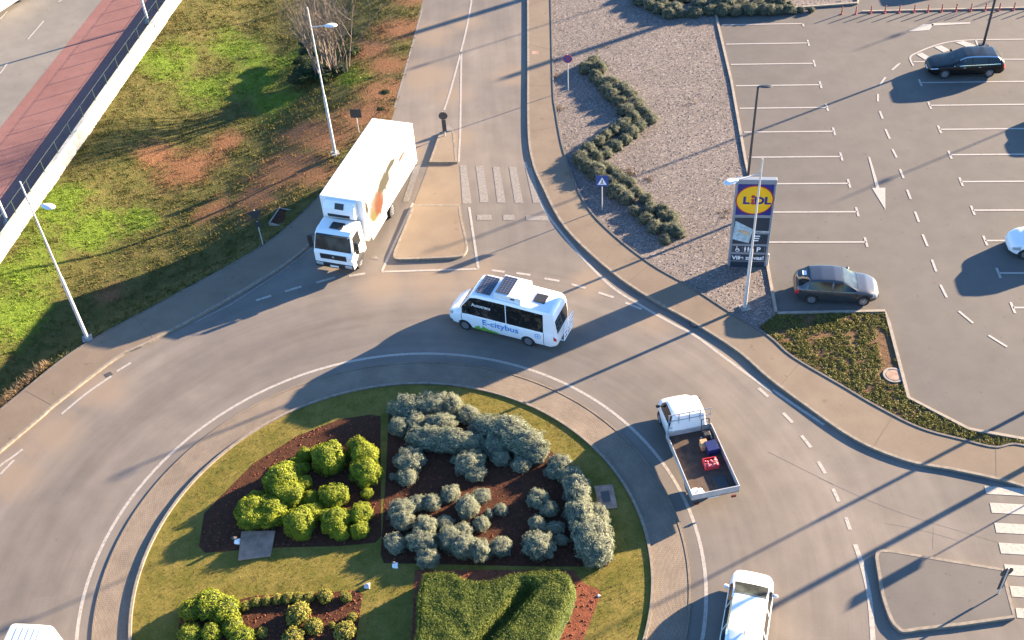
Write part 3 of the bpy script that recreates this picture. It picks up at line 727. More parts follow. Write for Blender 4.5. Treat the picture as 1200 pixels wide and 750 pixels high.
# ------------------------------------------------------------------ text
def text_mesh(s, size, ext=.004, bold=.0, align='CENTER', shear=0):
    cu = bpy.data.curves.new('txt', 'FONT'); cu.body = s; cu.size = size; cu.extrude = ext; cu.offset = bold; cu.align_x = align; cu.align_y = 'CENTER'; cu.shear = shear
    o = bpy.data.objects.new('txt', cu); C.objects.link(o); bpy.context.view_layer.update()
    me = bpy.data.meshes.new_from_object(o.evaluated_get(bpy.context.evaluated_depsgraph_get())); bpy.data.objects.remove(o); return me
def text(name, s, size, loc, m, parent, xdir=(1, 0, 0), up=(0, 0, 1), bold=0., align='CENTER', sx=1., shear=0):
    me = text_mesh(s, size, .003, bold, align, shear); X = Vector(xdir).normalized(); Y = Vector(up).normalized(); N = X.cross(Y)
    for v in me.vertices:
        p = v.co.copy(); v.co = Vector(loc)+X*p.x*sx+Y*p.y+N*p.z
    me.materials.clear(); me.materials.append(m); return link(name, me, parent)
def plate(mb, pts, y, d=.012, mi=0):
    """flat plate in the xz plane facing -y, pts (x, z), front at y-d"""
    n = len(pts); vs = [(x, y, z) for x, z in pts]+[(x, y-d, z) for x, z in pts]
    mb.add(vs, [tuple(range(n-1, -1, -1)), tuple(range(n, 2*n))]+[(i, (i+1) % n, n+(i+1) % n, n+i) for i in range(n)], mi); return mb
def disc(cx, cz, r, n=40, rz=None): return [(cx+r*math.cos(2*math.pi*i/n), cz+(rz or r)*math.sin(2*math.pi*i/n)) for i in range(n)]
def rect(x0, z0, x1, z1): return [(x0, z0), (x1, z0), (x1, z1), (x0, z1)]
# ------------------------------------------------------------------ shop sign
a, b = Vector(G(852.5, 313)), Vector(G(897.5, 314)); PW = (b-a).length; ang = math.atan2(b.y-a.y, b.x-a.x); mid = (a+b)/2
sg = empty('shop_sign', (*mid, 0), ang, 'tall grey shop sign with yellow disc logo on blue and dark panels', 'sign')
W2 = PW/2
MB().box(0, .14, 2.95, PW, .28, 5.74).build('sign_case', M['greymetal'], sg, bevel=.02)
y0 = -.002
p1 = W2-.12
plate(MB(), rect(-p1, .02, p1, .42), y0, .02).build('base_panel', M['panel'], sg)
lp = plate(MB(), rect(-p1, 3.6, p1, 5.55), y0, .02).build('logo_panel', M['logoblue'], sg)
plate(MB(), disc(0, 4.575, .965, 48, .93), y0-.021, .006).build('logo_ring', M['signred'], lp)
plate(MB(), disc(0, 4.575, .90, 48, .865), y0-.028, .006).build('logo_disc', M['yellow'], lp)
text('logo_letters', 'L', .62, (-.43, y0-.038, 4.53), M['logoblue'], lp, bold=.028, sx=1.1)
text('logo_letters', 'DL', .62, (.40, y0-.038, 4.53), M['logoblue'], lp, bold=.028, sx=1.1)
mb = MB(); plate(mb, [(-.20, 4.36), (-.07, 4.28), (.05, 4.36), (.02, 4.40), (-.05, 4.44), (.0, 4.62), (-.06, 4.66), (-.22, 4.60), (-.20, 4.56), (-.13, 4.55)], y0-.034, .008); plate(mb, disc(-.09, 4.80, .10, 20), y0-.034, .008)
mb.build('logo_letters', M['signred'], lp)
q = plate(MB(), rect(-p1, 1.66, p1, 3.40), y0, .02).build('poster_panel', M['panel'], sg)
plate(MB(), [(-.92, 1.98), (-.05, 1.66+.06), (.10, 2.65), (-.85, 3.20)], y0-.021, .005).build('poster_picture', M['paleblue'], q)
plate(MB(), [(-.78, 2.55), (-.1, 2.20), (-.02, 2.42), (-.4, 2.62)], y0-.027, .005).build('poster_picture', M['beige'], q)
plate(MB(), rect(.18, 2.34, p1-.0, 2.42), y0-.021, .006).build('divider_bar', M['greymetal'], q)
text('panel_text', 'OTVORENO', .16, (.56, y0-.03, 2.50), M['signwhite'], q, sx=.85, bold=.004)
mb = MB()
for i in range(3): plate(mb, rect(.2, 2.24-i*.15-.07, .5-.03*i, 2.24-i*.15), y0-.021, .005)
mb.build('panel_text', M['signwhite'], q)
q = plate(MB(), rect(-p1, 1.09, p1, 1.50), y0, .02).build('icon_panel', M['panel'], sg)
mb = MB()
for x in (-.84, -.34, .2, .82): plate(mb, rect(x-.008, 1.14, x+.008, 1.45), y0-.021, .004)
mb.build('divider_bar', M['greymetal'], q)
mb = MB(); mb.lathe([(.085, -.004), (.115, -.004), (.115, .004), (.085, .004), (.085, -.004)], 24, 'y', (-.6, y0-.027, 1.24)); plate(mb, disc(-.64, 1.45, .035, 14), y0-.021, .006)
plate(mb, [(-.665, 1.40), (-.625, 1.40), (-.62, 1.29), (-.53, 1.29), (-.46, 1.17), (-.49, 1.15), (-.55, 1.25), (-.66, 1.25)], y0-.021, .006); mb.build('wheelchair_icon', M['signwhite'], q)
mb = MB()
for cx, h_ in ((-.2, .30), (-.03, .30), (.09, .19)):
    plate(mb, disc(cx, 1.14+h_, .033, 12), y0-.021, .006); plate(mb, rect(cx-.045, 1.25-.03*(h_ < .2), cx+.045, 1.10+h_), y0-.021, .006); plate(mb, rect(cx-.035, 1.13, cx-.008, 1.26-.04*(h_ < .2)), y0-.021, .006); plate(mb, rect(cx+.008, 1.13, cx+.035, 1.26-.04*(h_ < .2)), y0-.021, .006)
mb.build('family_icon', M['signwhite'], q)
text('panel_text', 'P', .42, (.5, y0-.03, 1.285), M['signwhite'], q, bold=.012)
q = plate(MB(), rect(-p1, .50, p1, .92), y0, .02).build('slogan_panel', M['panel'], sg)
text('panel_text', 'Više za vas!', .36, (0, y0-.03, .70), M['signwhite'], q, bold=.012, sx=1.02)
MB().tube([(W2+.07, .1, 0), (W2+.07, .1, .9)], .05, 8).build('side_post', M['galv'], sg)
# ------------------------------------------------------------------ road signs
def sign_post(name, base, rz, h, label, cat='road sign'):
    t = empty(name, (*base, 0), rz, label, cat); MB().tube([(0, 0, -.1), (0, 0, h)], .03, 8).build('pole', M['galv'], t); return t
t = sign_post('crossing_sign', G(705.5, 247), R(-8), 2.45, 'square blue pedestrian crossing sign on a post beside the zigzag hedge')
p = plate(MB(), rect(-.36, 1.78, .36, 2.52), -.035, .015).build('sign_plate', M['blue'], t)
plate(MB(), [(-.26, 1.9), (.26, 1.9), (0, 2.40)], -.051, .004).build('triangle', M['signwhite'], p)
mb = MB(); plate(mb, disc(.0, 2.22, .035, 12), -.056, .004); plate(mb, [(-.03, 2.18), (.04, 2.18), (.03, 2.05), (.09, 1.94), (.05, 1.93), (0, 2.02), (-.06, 1.93), (-.1, 1.95), (-.03, 2.06)], -.056, .004); mb.build('walker_figure', M['black'], p)
t = sign_post('no_stopping_sign', G(666, 107), R(-5), 2.75, 'round blue and red no stopping sign on the gravel above the hedge')
p = plate(MB(), disc(0, 2.45, .30), -.035, .015).build('sign_plate', M['signred'], t); plate(MB(), disc(0, 2.45, .255), -.051, .004).build('blue_field', M['blue'], p)
mb = MB()
for s_ in (1, -1):
    c, d = .17, .018; plate(mb, [(-c-d, 2.45-s_*c+s_*d), (-c+d, 2.45-s_*c-s_*d), (c+d, 2.45+s_*c-s_*d), (c-d, 2.45+s_*c+s_*d)][::s_], -.056-.001*s_, .004)
mb.build('red_cross', M['signred'], p)
def keep_sign(base, rz, label):
    t = sign_post('island_sign', base, rz, 1.9, label)
    plate(MB(), disc(0, 1.62, .28), .03, .012).build('round_plate', M['signback'], t); plate(MB(), rect(-.13, .45, .13, 1.33), .03, .012).build('marker_board', M['signback'], t)
    MB().tube([(0, 0, 0), (0, 0, .08)], .12, 12).build('footing', M['concrete'], t)
keep_sign(G(522, 161), R(178), 'dark keep sign seen from behind on the upper traffic island')
keep_sign(G(1168.6, 698), R(100), 'dark keep sign leaning on the right traffic island by the crossing')
bpy.data.objects['island_sign.001'].rotation_euler = (R(0), R(0), R(12))
t = sign_post('yield_sign', G(308.5, 287.5), R(195), 2.55, 'back of an inverted triangle sign on the shaded left verge')
plate(MB(), [(-.45, 2.5), (.45, 2.5), (0, 1.75)], .03, .012).build('sign_plate', M['signback'], t); plate(MB(), rect(-.18, 1.35, .18, 1.72), .03, .012).build('lower_plate', M['signback'], t)
t = sign_post('square_sign', G(420.5, 154), R(172), 1.65, 'small dark square sign seen from behind next to the truck')
plate(MB(), rect(-.36, 1.05, .36, 1.68), .03, .012).build('sign_plate', M['signback'], t)
# unseen sign added outside the frame so its plate shadow falls on the right island
t = sign_post('unseen_sign', beyond(1024, 691, 13.5), R(60), 3.6, 'unseen sign added on the right for its plate shadow'); t['group'] = EXTRA
plate(MB(), rect(-.36, 2.8, .36, 3.6), -.035, .02).build('sign_plate', M['blue'], t)
# red posts
G0 = 'red posts lining the top of the parking lot'
proto = empty('marker_post', (0, 0, 0)); MB().tube([(0, 0, 0), (0, 0, .56)], .045, 10).build('post', M['redpost'], proto, 40); MB().tube([(0, 0, .56), (0, 0, .61)], [.045, .02], 10).build('cap', M['redpost'], proto); MB().tube([(0, 0, .38), (0, 0, .46)], .048, 10).build('reflective_band', M['pinkband'], proto); MB().tube([(0, 0, 0), (0, 0, .05)], .09, 10).build('foot', M['redpost'], proto)
PP = Z(900, 0, [(340, 66), (405, 66), (475, 62), (540, 61), (606, 60), (675, 58), (738, 57), (802, 55), (868, 53), (937, 52), (1003, 51), (1068, 50), (1135, 48)])+[G(1204, 11.8), G(1221, 11.2)]
for i, q in enumerate(PP):
    o = proto if i == 0 else copy_tree(proto); o.location = (*q, .005)
    tag(o, 'red marker post at the left end of the row' if i == 0 else 'red marker post in the row along the top of the parking lot', 'post', G0)
kerb(MB(), [Z(900, 0, [(435, 58)])[0], Z(900, 0, [(1184, 41)])[0], G(1300, 7)], .13, .1, side=1).build('low_kerb', M['kerb_pale'])['kind'] = 'structure'
# ------------------------------------------------------------------ covers, slabs, spotlights
def slab(name, quad, z, h, m, label, cat, lid=None):
    t = MB().prism(quad, z-.05, z+h).build(name, m, bevel=.01); tag(t, label, cat)
    if lid:
        c = Vector((sum(p[0] for p in quad)/4, sum(p[1] for p in quad)/4)); q = [tuple(c+(Vector(p)-c)*lid) for p in quad]
        MB().prism(q, z+h-.01, z+h+.012).build('lid', M['iron'], t)
slab('concrete_slab', [G(283, 623, .1), G(323, 622, .1), G(317, 652, .1), G(279, 657, .1)], ZL, .05, M['slab'], 'square concrete slab beside the golden bushes on the roundabout', 'slab')
slab('concrete_slab', [G(696, 570, .1), G(718, 568, .1), G(723.5, 595, .1), G(702, 598, .1)], ZL, .06, M['slab'], 'concrete chamber with iron lid beside the large grey shrub mass', 'slab', .45)
mb = MB(); fr = [G(327.5, 244, -.3), G(350.5, 247, -.2), G(335, 266, -.2), G(315, 262, -.3)]; fz = lawn_z(*G(332, 255, -.25))
kerb(mb, fr, .09, fz+.07, -.9, True, -1); t = mb.build('concrete_frame', M['concrete']); tag(t, 'rectangular concrete frame sunk in the shaded left verge', 'frame')
MB().prism([tuple(Vector(p)*.985+Vector((sum(a[0] for a in fr)/4, sum(a[1] for a in fr)/4))*.015) for p in fr], -.9, fz+.03).build('infill', M['soil'], t)
def cover(px, py, r, label, z, m='concrete', ex=1.):
    x, y = G(px, py, z); t = MB().lathe([(0, .035), (r*.72, .035), (r*.74, .02), (r*.78, .02), (r*.8, .05), (r, .05), (r, -.05)], 28, 'z').build('manhole_cover', M[m], None, 40); t.location = (x, y, z); tag(t, label, 'manhole cover')
    MB().lathe([(0, .045), (r*.7, .045), (r*.7, .0)], 28, 'z').build('lid', M['slab'], t, 40)
cover(1047, 440, .5, 'round concrete manhole cover at the kerb of the green triangle', .05)
cover(814.5, 379.5, .3, 'small dark drain cover at the right kerb', .006, 'iron')
q = Z(600, 0, [(90, 236), (121, 236), (122, 251), (91, 252)], z=.12); slab('inspection_cover', q, .115, .006, M['slab'], 'small brown inspection cover in the upper right pavement', 'cover')
q = Z(0, 380, [(478, 232), (510, 218), (524, 232), (490, 248)]); slab('drain_grate', q, .0, .006, M['iron'], 'rusty drain grate at the left kerb', 'drain')
def spot(px, py, label, col, s_=1.):
    x, y = G(px, py, .15); t = empty('garden_spotlight', (x, y, ZL), 0, label, 'spotlight')
    MB().tube([(0, 0, 0), (0, 0, .12*s_)], .03*s_, 8).build('stake', M['dark_metal'], t)
    MB().lathe([(0, -.14), (.1, -.12), (.14, .0), (.15, .1), (.12, .12), (0, .11)], 14, 'x', (0, 0, 0)).build('lamp_head', M[col], t, 40)
    h = t.children[1]; h.location = (0, 0, .2*s_); h.rotation_euler = (0, R(-40), R(60)); h.scale = (s_,)*3
spot(278, 634, 'white spotlight beside the concrete slab on the roundabout', 'white', 1.5)
spot(463, 662, 'pale blue spotlight at the lower left of the grey bushes', 'signwhite', 1.3)
spot(430, 686, 'small spotlight at the corner of the red soil bed', 'galv', .8)
x, y = G(701.5, 698, .1); tag(MB().lathe([(0, .07), (.05, .05), (.07, 0)], 10).build('white_stone', M['signwhite'], None, 60), 'small white stone at the corner of the red mulch', 'stone').location = (x, y, ZL)
# ------------------------------------------------------------------ foliage
def leafball(name, rx, ry, rz, nleaf, ls, lm, cm, seed, lump=.18, freq=2.2, asp=.5, spread=.55, up=0., flat=0.):
    """shrub: lumpy dark core plus leaf-sized faces over and inside its surface; returns (crown mesh, core mesh)"""
    rg = np.random.default_rng(seed); off = rg.uniform(0, 50, 3)
    n = rg.normal(size=(nleaf, 3)); n[:, 2] = np.abs(n[:, 2])*1.0-.35*(rg.random(nleaf) < .4); n /= np.linalg.norm(n, axis=1)[:, None]
    rr = np.array([1+lump*mnoise.noise(Vector(a*freq+off))+lump*.5*mnoise.noise(Vector(a*freq*2.6+off)) for a in n])
    dep = 1-np.abs(rg.normal(0, .06, nleaf))+(rg.random(nleaf) < .1)*rg.uniform(0, .06 if name == 'crown' and ls < .036 else .11, nleaf)
    P = n*np.array([rx, ry, rz])*(rr*dep)[:, None]; P[:, 2] = np.maximum(P[:, 2]+rz*.42, .02)
    N = n/np.array([rx, ry, rz]); N /= np.linalg.norm(N, axis=1)[:, None]; N = N+rg.normal(0, spread, (nleaf, 3)); N[:, 2] += up; N /= np.linalg.norm(N, axis=1)[:, None]
    T = np.cross(N, rg.normal(size=(nleaf, 3))); T /= np.linalg.norm(T, axis=1)[:, None]; B = np.cross(N, T)
    s_ = ls*rg.uniform(.6, 1.4, nleaf)[:, None]
    V = np.stack([P-T*s_, P-B*s_*asp, P+T*s_, P+B*s_*asp], 1).reshape(-1, 3)
    me = bpy.data.meshes.new(name); me.from_pydata(V.tolist(), [], np.arange(nleaf*4).reshape(-1, 4).tolist()); me.materials.append(lm)
    bm = bmesh.new(); bmesh.ops.create_icosphere(bm, subdivisions=3, radius=1)
    for v in bm.verts:
        a = np.array(v.co); q = .9*(1+lump*mnoise.noise(Vector(a*freq+off))+lump*.5*mnoise.noise(Vector(a*freq*2.6+off)))
        v.co = Vector((a[0]*rx*q, a[1]*ry*q, max(a[2]*rz*q+rz*.42, -.03)))
    for f in bm.faces: f.smooth = True
    ce = bpy.data.meshes.new(name+'_core'); bm.to_mesh(ce); bm.free(); ce.materials.append(cm)
    return me, ce
def make_kind(n, **k):
    return [leafball('crown', 1, 1, k.get('rz', .8), k['nl'], k['ls'], k['lm'], k['cm'], 100*i+k['seed'], k.get('lump', .18), k.get('freq', 2.2), k.get('asp', .5), k.get('spread', .55), k.get('up', 0)) for i in range(n)]
KIND = dict(
    gold=make_kind(7, nl=6500, ls=.034, lm=M['leaf_gold'], cm=M['core_gold'], seed=1, lump=.26, freq=1.9, asp=.7, spread=.5),
    grey=make_kind(7, nl=7500, ls=.034, lm=M['leaf_grey'], cm=M['core_grey'], seed=2, lump=.36, freq=2.6, asp=.38, spread=.6),
    ros=make_kind(6, nl=2200, ls=.065, lm=M['leaf_ros'], cm=M['core_dark'], seed=3, lump=.4, freq=2.4, asp=.28, spread=.75, rz=.85),
    pale=make_kind(3, nl=1500, ls=.075, lm=M['leaf_pale'], cm=M['core_dark'], seed=4, lump=.28, freq=2.6, asp=.55, spread=.7),
    green=make_kind(3, nl=3200, ls=.05, lm=M['leaf_gold'], cm=M['core_dark'], seed=5, lump=.25, freq=3., asp=.6, spread=.6),
    dark=make_kind(2, nl=2600, ls=.07, lm=M['leaf_dark'], cm=M['core_dark'], seed=6, lump=.35, freq=2.4, asp=.6, spread=.7))
bcount = {}
def bush(kind, px, py, rpx, name, label, cat, group, z0=ZL, sx=1., sy=1., hz=1., x=None, y=None, r=None, rot=None):
    if x is None:
        # rough scale: pixels to metres at this row
        x1, y1 = G(px, py, z0+.4); x2, _ = G(px+10, py, z0+.4); s_ = (x2-x1)/10; r = rpx*s_*(1.06 if kind == 'grey' else 1.05); hz *= (1.08 if kind in ('grey', 'gold') else 1.); x, y = G(px, py, z0+r*.40*hz)
    if sx == 1. and sy == 1.: sx = random.uniform(.84, 1.2); sy = random.uniform(.84, 1.14)
    i = bcount.get(kind, 0); bcount[kind] = i+1
    cm, ce = KIND[kind][i % len(KIND[kind])]
    o = link(name, cm); o.location = (x, y, z0); o.rotation_euler = (0, 0, random.uniform(0, 6.28) if rot is None else rot); o.scale = (r*sx, r*sy, r*hz*random.uniform(.92, 1.08))
    tag(o, label, cat, group); c = link('inner_twigs', ce, o); return o
# golden clipped bushes, bed A
gs = 4.165
gold = [(522, 155, 86), (690, 130, 80), (700, 222, 78), (405, 140, 36), (362, 172, 34), (392, 205, 36), (295, 255, 90), (392, 275, 44), (145, 425, 74), (165, 358, 46), (320, 335, 74), (245, 410, 80), (432, 350, 44), (440, 415, 52), (378, 470, 76), (390, 520, 46), (545, 335, 64), (555, 455, 74), (575, 515, 44), (678, 425, 62), (672, 505, 44), (708, 325, 28)]
GL = ['large round golden bush at the top of its bed', 'golden bush at the top right corner of its bed, shaded on top', 'round golden bush just below the top right one', None, None, None, 'wide golden bush at the left of the large round one', None, 'golden bush at the far left of the bed, above the slab', None, None, 'golden bush just above the concrete slab', None, None, 'golden bush at the bottom middle of its bed', None, 'golden bush with a dark hollow in the middle of the bed', 'round golden bush at the bottom right of the bed', None, 'golden bush at the right edge beside the lawn path', 'dark leafy golden bush at the bottom right corner of the bed', 'narrow golden bush hanging below the round one at right']
for (a, b, r_), lb in zip(gold, GL): bush('gold', 260+a/gs, 500+b/gs, r_/gs, 'golden_bush', lb or 'small golden green clipped bush merging into its neighbours', 'bush', 'golden bushes in the left bed of the roundabout', hz=1.05)
gs = 3.26
grey = [(120, 90, 62, 1.15, .75, 0), (215, 80, 62, 1.2, .75, .05), (290, 82, 46, 1, 1, 0), (92, 160, 46, 1, 1, 0), (152, 145, 48, 1, 1, 0), (245, 152, 54, 1.2, .8, .05), (205, 205, 66, 1.2, .75, -.15), (290, 218, 66, 1.25, .75, -.15), (365, 228, 50, 1.1, .8, -.2), (352, 118, 38, 1, 1, 0), (425, 168, 58, 1.1, .9, -.3), (505, 185, 80, 1.25, .8, -.4), (575, 222, 72, 1.25, .8, -.55), (615, 262, 44, 1, 1, 0), (455, 232, 52, 1, 1, 0)]
for i, (a, b, r_, s_, s2, ro) in enumerate(grey): bush('grey', 440+a/gs, 450+b/gs, r_/gs, 'grey_shrub', 'silver grey shrub of the tall curved mass at the top of the roundabout', 'shrub', 'silver shrubs forming the top mass', sx=s_, sy=s2, rot=ro)
ind = [(130, 290, 48, 'low wide silver shrub alone on bare soil, left of the round ones'), (120, 355, 36, 'round silver shrub with bare stems at the left of the bed'), (65, 355, 15, 'tiny silver shrub beside the lawn path'), (360, 300, 50, 'largest silver shrub standing alone below the curved mass'), (303, 290, 17, 'tiny silver shrub touching the largest single one'), (385, 342, 34, None), (476, 280, 36, 'round silver shrub right of the largest single one'), (556, 306, 33, 'silver shrub at the right end of the upper single ones')]
low = [(285, 420, 35), (215, 455, 36), (160, 455, 32), (352, 470, 42), (402, 430, 32), (435, 495, 18), (480, 480, 24), (405, 535, 28), (265, 530, 28), (100, 480, 44), (105, 520, 46), (75, 610, 42), (190, 550, 50), (175, 600, 52), (200, 665, 42), (290, 590, 52), (340, 620, 52), (400, 640, 46), (480, 620, 38), (335, 560, 36)]
for a, b, r_, lb in ind: bush('grey', 440+a/gs, 450+b/gs, r_/gs, 'grey_shrub', lb or 'small silver shrub tucked under the largest single one', 'shrub', 'single silver shrubs on the roundabout')
for a, b, r_ in low: bush('grey', 440+a/gs, 450+b/gs, r_/gs, 'grey_shrub', 'silver grey shrub in the lower clump above the clipped hedge', 'shrub', 'silver shrubs in the lower clump')
gs = 3.
rt = [(288, 132, 42, 1, 1, 0), (270, 160, 28, 1, 1, 0), (322, 172, 38, 1, 1, 0), (350, 225, 56, .85, 1.3, .1), (362, 310, 58, .85, 1.3, .15), (400, 385, 72, .95, 1.25, .25), (412, 435, 70, 1, 1, 0), (428, 315, 40, .8, 1.3, .2)]
for a, b, r_, s_, s2, ro in rt: bush('grey', 560+a/gs, 500+b/gs, r_/gs, 'grey_shrub', 'silver grey shrub of the long mass at the right of the roundabout', 'shrub', 'silver shrubs forming the right mass', sx=s_, sy=s2, rot=ro)
for a, b, r_, lb in ((212, 255, 40, 'silver shrub left of the long right mass, upper one'), (250, 292, 34, 'silver shrub leaning against the upper one by the right mass'), (210, 345, 34, 'silver shrub just above the big round lower one'), (215, 420, 56, 'big round silver shrub left of the long right mass'), (270, 360, 30, 'small silver shrub right of the round lower one'), (290, 398, 24, 'smallest silver shrub in front of the long right mass')):
    bush('grey', 560+a/gs, 500+b/gs, r_/gs, 'grey_shrub', lb, 'shrub', 'single silver shrubs on the roundabout')
gs = 4.
for a, b, r_ in ((350, 200, 26), (400, 182, 26), (450, 176, 26), (500, 168, 26), (550, 162, 27), (600, 165, 26), (650, 162, 28)):
    bush('pale', 200+a/gs, 660+b/gs, r_/gs, 'leafy_bush', 'small pale leafy bush in the row edging the lower left bed', 'bush', 'pale bushes in the lower left bed')
for a, b, r_, lb in ((725, 155, 34, 'upright pale bush near the right end of the edging row'), (820, 160, 29, 'pale pointed bush at the right end of the edging row'), (598, 240, 58, 'round pale bush alone on the red soil'), (672, 296, 40, 'pale bush touching the round one on the red soil'), (757, 290, 18, 'tiny pale bush on the red soil'), (815, 320, 46, 'pale bush beside the right edge of the red soil bed'), (850, 255, 24, 'narrow pale bush above the one at the bed edge'), (575, 350, 46, 'golden round bush at the bottom edge of the photo'), (430, 325, 28, 'sparse pale bush on the shaded red soil')):
    bush('pale', 200+a/gs, 660+b/gs, r_/gs, 'leafy_bush', lb, 'bush', 'pale bushes in the lower left bed', hz=1.1)
for a, b, r_ in ((100, 220, 62), (180, 195, 72), (258, 220, 66), (290, 295, 50), (90, 330, 46), (190, 330, 52), (335, 350, 52)):
    bush('green', 200+a/gs, 660+b/gs, r_/gs, 'leafy_shrub', 'bright green shrub of the big mass at the lower left of the roundabout', 'shrub', 'green shrubs massed at the lower left')
# zigzag hedge on the gravel and the row at the top
zz = [(600+a/3.947, b/3.947) for a, b in ((375, 285), (345, 315), (405, 315), (385, 352), (408, 380), (455, 382), (440, 410), (510, 410), (465, 440), (540, 440), (495, 472), (568, 480), (525, 507), (605, 517), (560, 542), (640, 550), (515, 577), (590, 584), (475, 602), (550, 614), (435, 627), (525, 647), (400, 657), (475, 674), (355, 692), (435, 707), (315, 732), (390, 727))]
zz += [(600+a/3.947, 190+b/3.947) for a, b in ((350, 22), (425, 18), (330, -8), (400, 38), (395, 58), (462, 42), (490, 72), (450, 92), (540, 97), (485, 137), (575, 142), (530, 167), (620, 172), (570, 227), (640, 217), (695, 222), (620, 262), (700, 257), (740, 262), (660, 300), (730, 312), (760, 320), (710, 357))]
for i, (a, b) in enumerate(zz):
    lb = 'uppermost round grey green bush of the zigzag row on the gravel' if i == 0 else 'lowest round grey green bush of the zigzag row on the gravel' if i == len(zz)-1 else 'round grey green bush in the zigzag row on the gravel'
    bush('ros', a, b, random.uniform(7.8, 10.2), 'round_bush', lb, 'bush', 'grey green bushes in the zigzag row', z0=.05)
tp = [(600+a/3.947, b/3.947) for a, b in ((560, -30), (590, 5), (640, 22), (690, 15), (680, 42), (725, 65), (750, 38), (780, 62), (845, 58), (870, 22), (915, 48), (930, 18), (975, 50), (1000, 20), (1035, 48), (1060, 15), (1100, 45), (1130, 18), (1165, 46), (1200, 12), (1195, 48), (1235, 48), (1245, 15), (1280, 45), (620, -20), (720, -15), (800, -8), (900, -18))]
for a, b in tp: bush('ros', a, b, random.uniform(7.5, 9.5), 'round_bush', 'round grey green bush in the hedge at the top of the gravel', 'bush', 'grey green bushes in the top hedge', z0=.06)
for a, b in ((150, 45), (200, 45), (100, 20)): bush('ros', 900+a/3.947, b/3.947, 4.5, 'low_plant', 'small grey plant in the narrow bed above the parking lot', 'plant', 'small plants in the narrow top bed', z0=.06)
# clipped hedge with a slanting notch, bottom of the roundabout
HP = smoothline([G(a, b, .75) for a, b in ((494, 676), (502, 671), (530, 671), (550, 680), (578, 680), (600, 672), (650, 669), (668, 674), (673, 690), (668, 710), (656, 735), (640, 770), (625, 800), (480, 800), (486, 740), (488, 700))], 5, True)
def hedge_h(x, y, nx, ny):
    d = segdist(x, y, HP+[HP[0]]); h = .92*math.sqrt(max(0, min(1, d/.32)*(2-min(1, d/.32))))
    e = segdist(x, y, NT); h *= .25+.75*sstep((e-.05)/.5)
    return h+.06*mnoise.noise((x*1.6, y*1.6, 2))+.03*mnoise.noise((x*5, y*5, 4))
NT = [G(a, b, .5) for a, b in ((618, 696), (604, 712), (592, 728), (578, 742), (560, 765))]
step = .11; xs = np.arange(min(p[0] for p in HP), max(p[0] for p in HP)+step, step); ys = np.arange(min(p[1] for p in HP), max(p[1] for p in HP)+step, step)
mb = MB(); idx = {}
hv = []
for i, x in enumerate(xs):
    for j, y in enumerate(ys):
        ins = inside(x, y, HP); idx[i, j] = len(mb.v); mb.v.append((x, y, ZL+(max(.0, hedge_h(x, y, 0, 0)-.04) if ins else -.02)))
        if ins: hv.append((x, y))
for i in range(len(xs)-1):
    for j in range(len(ys)-1):
        q = (idx[i, j], idx[i+1, j], idx[i+1, j+1], idx[i, j+1])
        if any(mb.v[k][2] > ZL for k in q): mb.f.append(q); mb.mi.append(0)
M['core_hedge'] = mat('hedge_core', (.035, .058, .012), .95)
hc = mb.build('inner_twigs', M['core_hedge'], None, 180)
HZ = np.array([[hedge_h(x, y, 0, 0) if inside(x, y, HP) else 0. for y in ys] for x in xs]); GX, GY = np.gradient(HZ, step)
def bil(A, fx, fy):
    i0 = np.clip(fx.astype(int), 0, len(xs)-2); j0 = np.clip(fy.astype(int), 0, len(ys)-2); u, v = fx-i0, fy-j0
    return A[i0, j0]*(1-u)*(1-v)+A[i0+1, j0]*u*(1-v)+A[i0, j0+1]*(1-u)*v+A[i0+1, j0+1]*u*v
hvv = np.array(hv); N = 80000; pick = hvv[RNG.integers(0, len(hvv), N)]+RNG.uniform(-step/2, step/2, (N, 2))
fx, fy = (pick[:, 0]-xs[0])/step, (pick[:, 1]-ys[0])/step
hh = bil(HZ, fx, fy); ok = hh > .06; pick, hh, fx, fy = pick[ok], hh[ok], fx[ok], fy[ok]
P = np.stack([pick[:, 0], pick[:, 1], ZL+hh-np.abs(RNG.normal(0, .03, len(hh)))], 1); NN = np.stack([-bil(GX, fx, fy), -bil(GY, fx, fy), np.ones(len(hh))], 1); NN /= np.linalg.norm(NN, axis=1)[:, None]
st_ = NN[:, 2] < .6; P = np.concatenate([P]+[P[st_]+RNG.normal(0, .03, (st_.sum(), 3))*np.array([1, 1, 3]) for _ in range(2)]); NN = np.concatenate([NN, NN[st_], NN[st_]])
N = len(P); NN += RNG.normal(0, .5, NN.shape); NN /= np.linalg.norm(NN, axis=1)[:, None]
T = np.cross(NN, RNG.normal(size=(N, 3))); T /= np.linalg.norm(T, axis=1)[:, None]; B = np.cross(NN, T); s_ = (.035*RNG.uniform(.6, 1.4, N))[:, None]
V = np.stack([P-T*s_, P-B*s_*.35, P+T*s_, P+B*s_*.35], 1).reshape(-1, 3)
me = bpy.data.meshes.new('clipped_hedge'); me.from_pydata(V.tolist(), [], np.arange(N*4).reshape(-1, 4).tolist()); me.materials.append(M['leaf_hedge'])
ho = link('clipped_hedge', me); tag(ho, 'flat topped green clipped hedge with a slanting notch, bottom of the roundabout', 'hedge'); hc.parent = ho
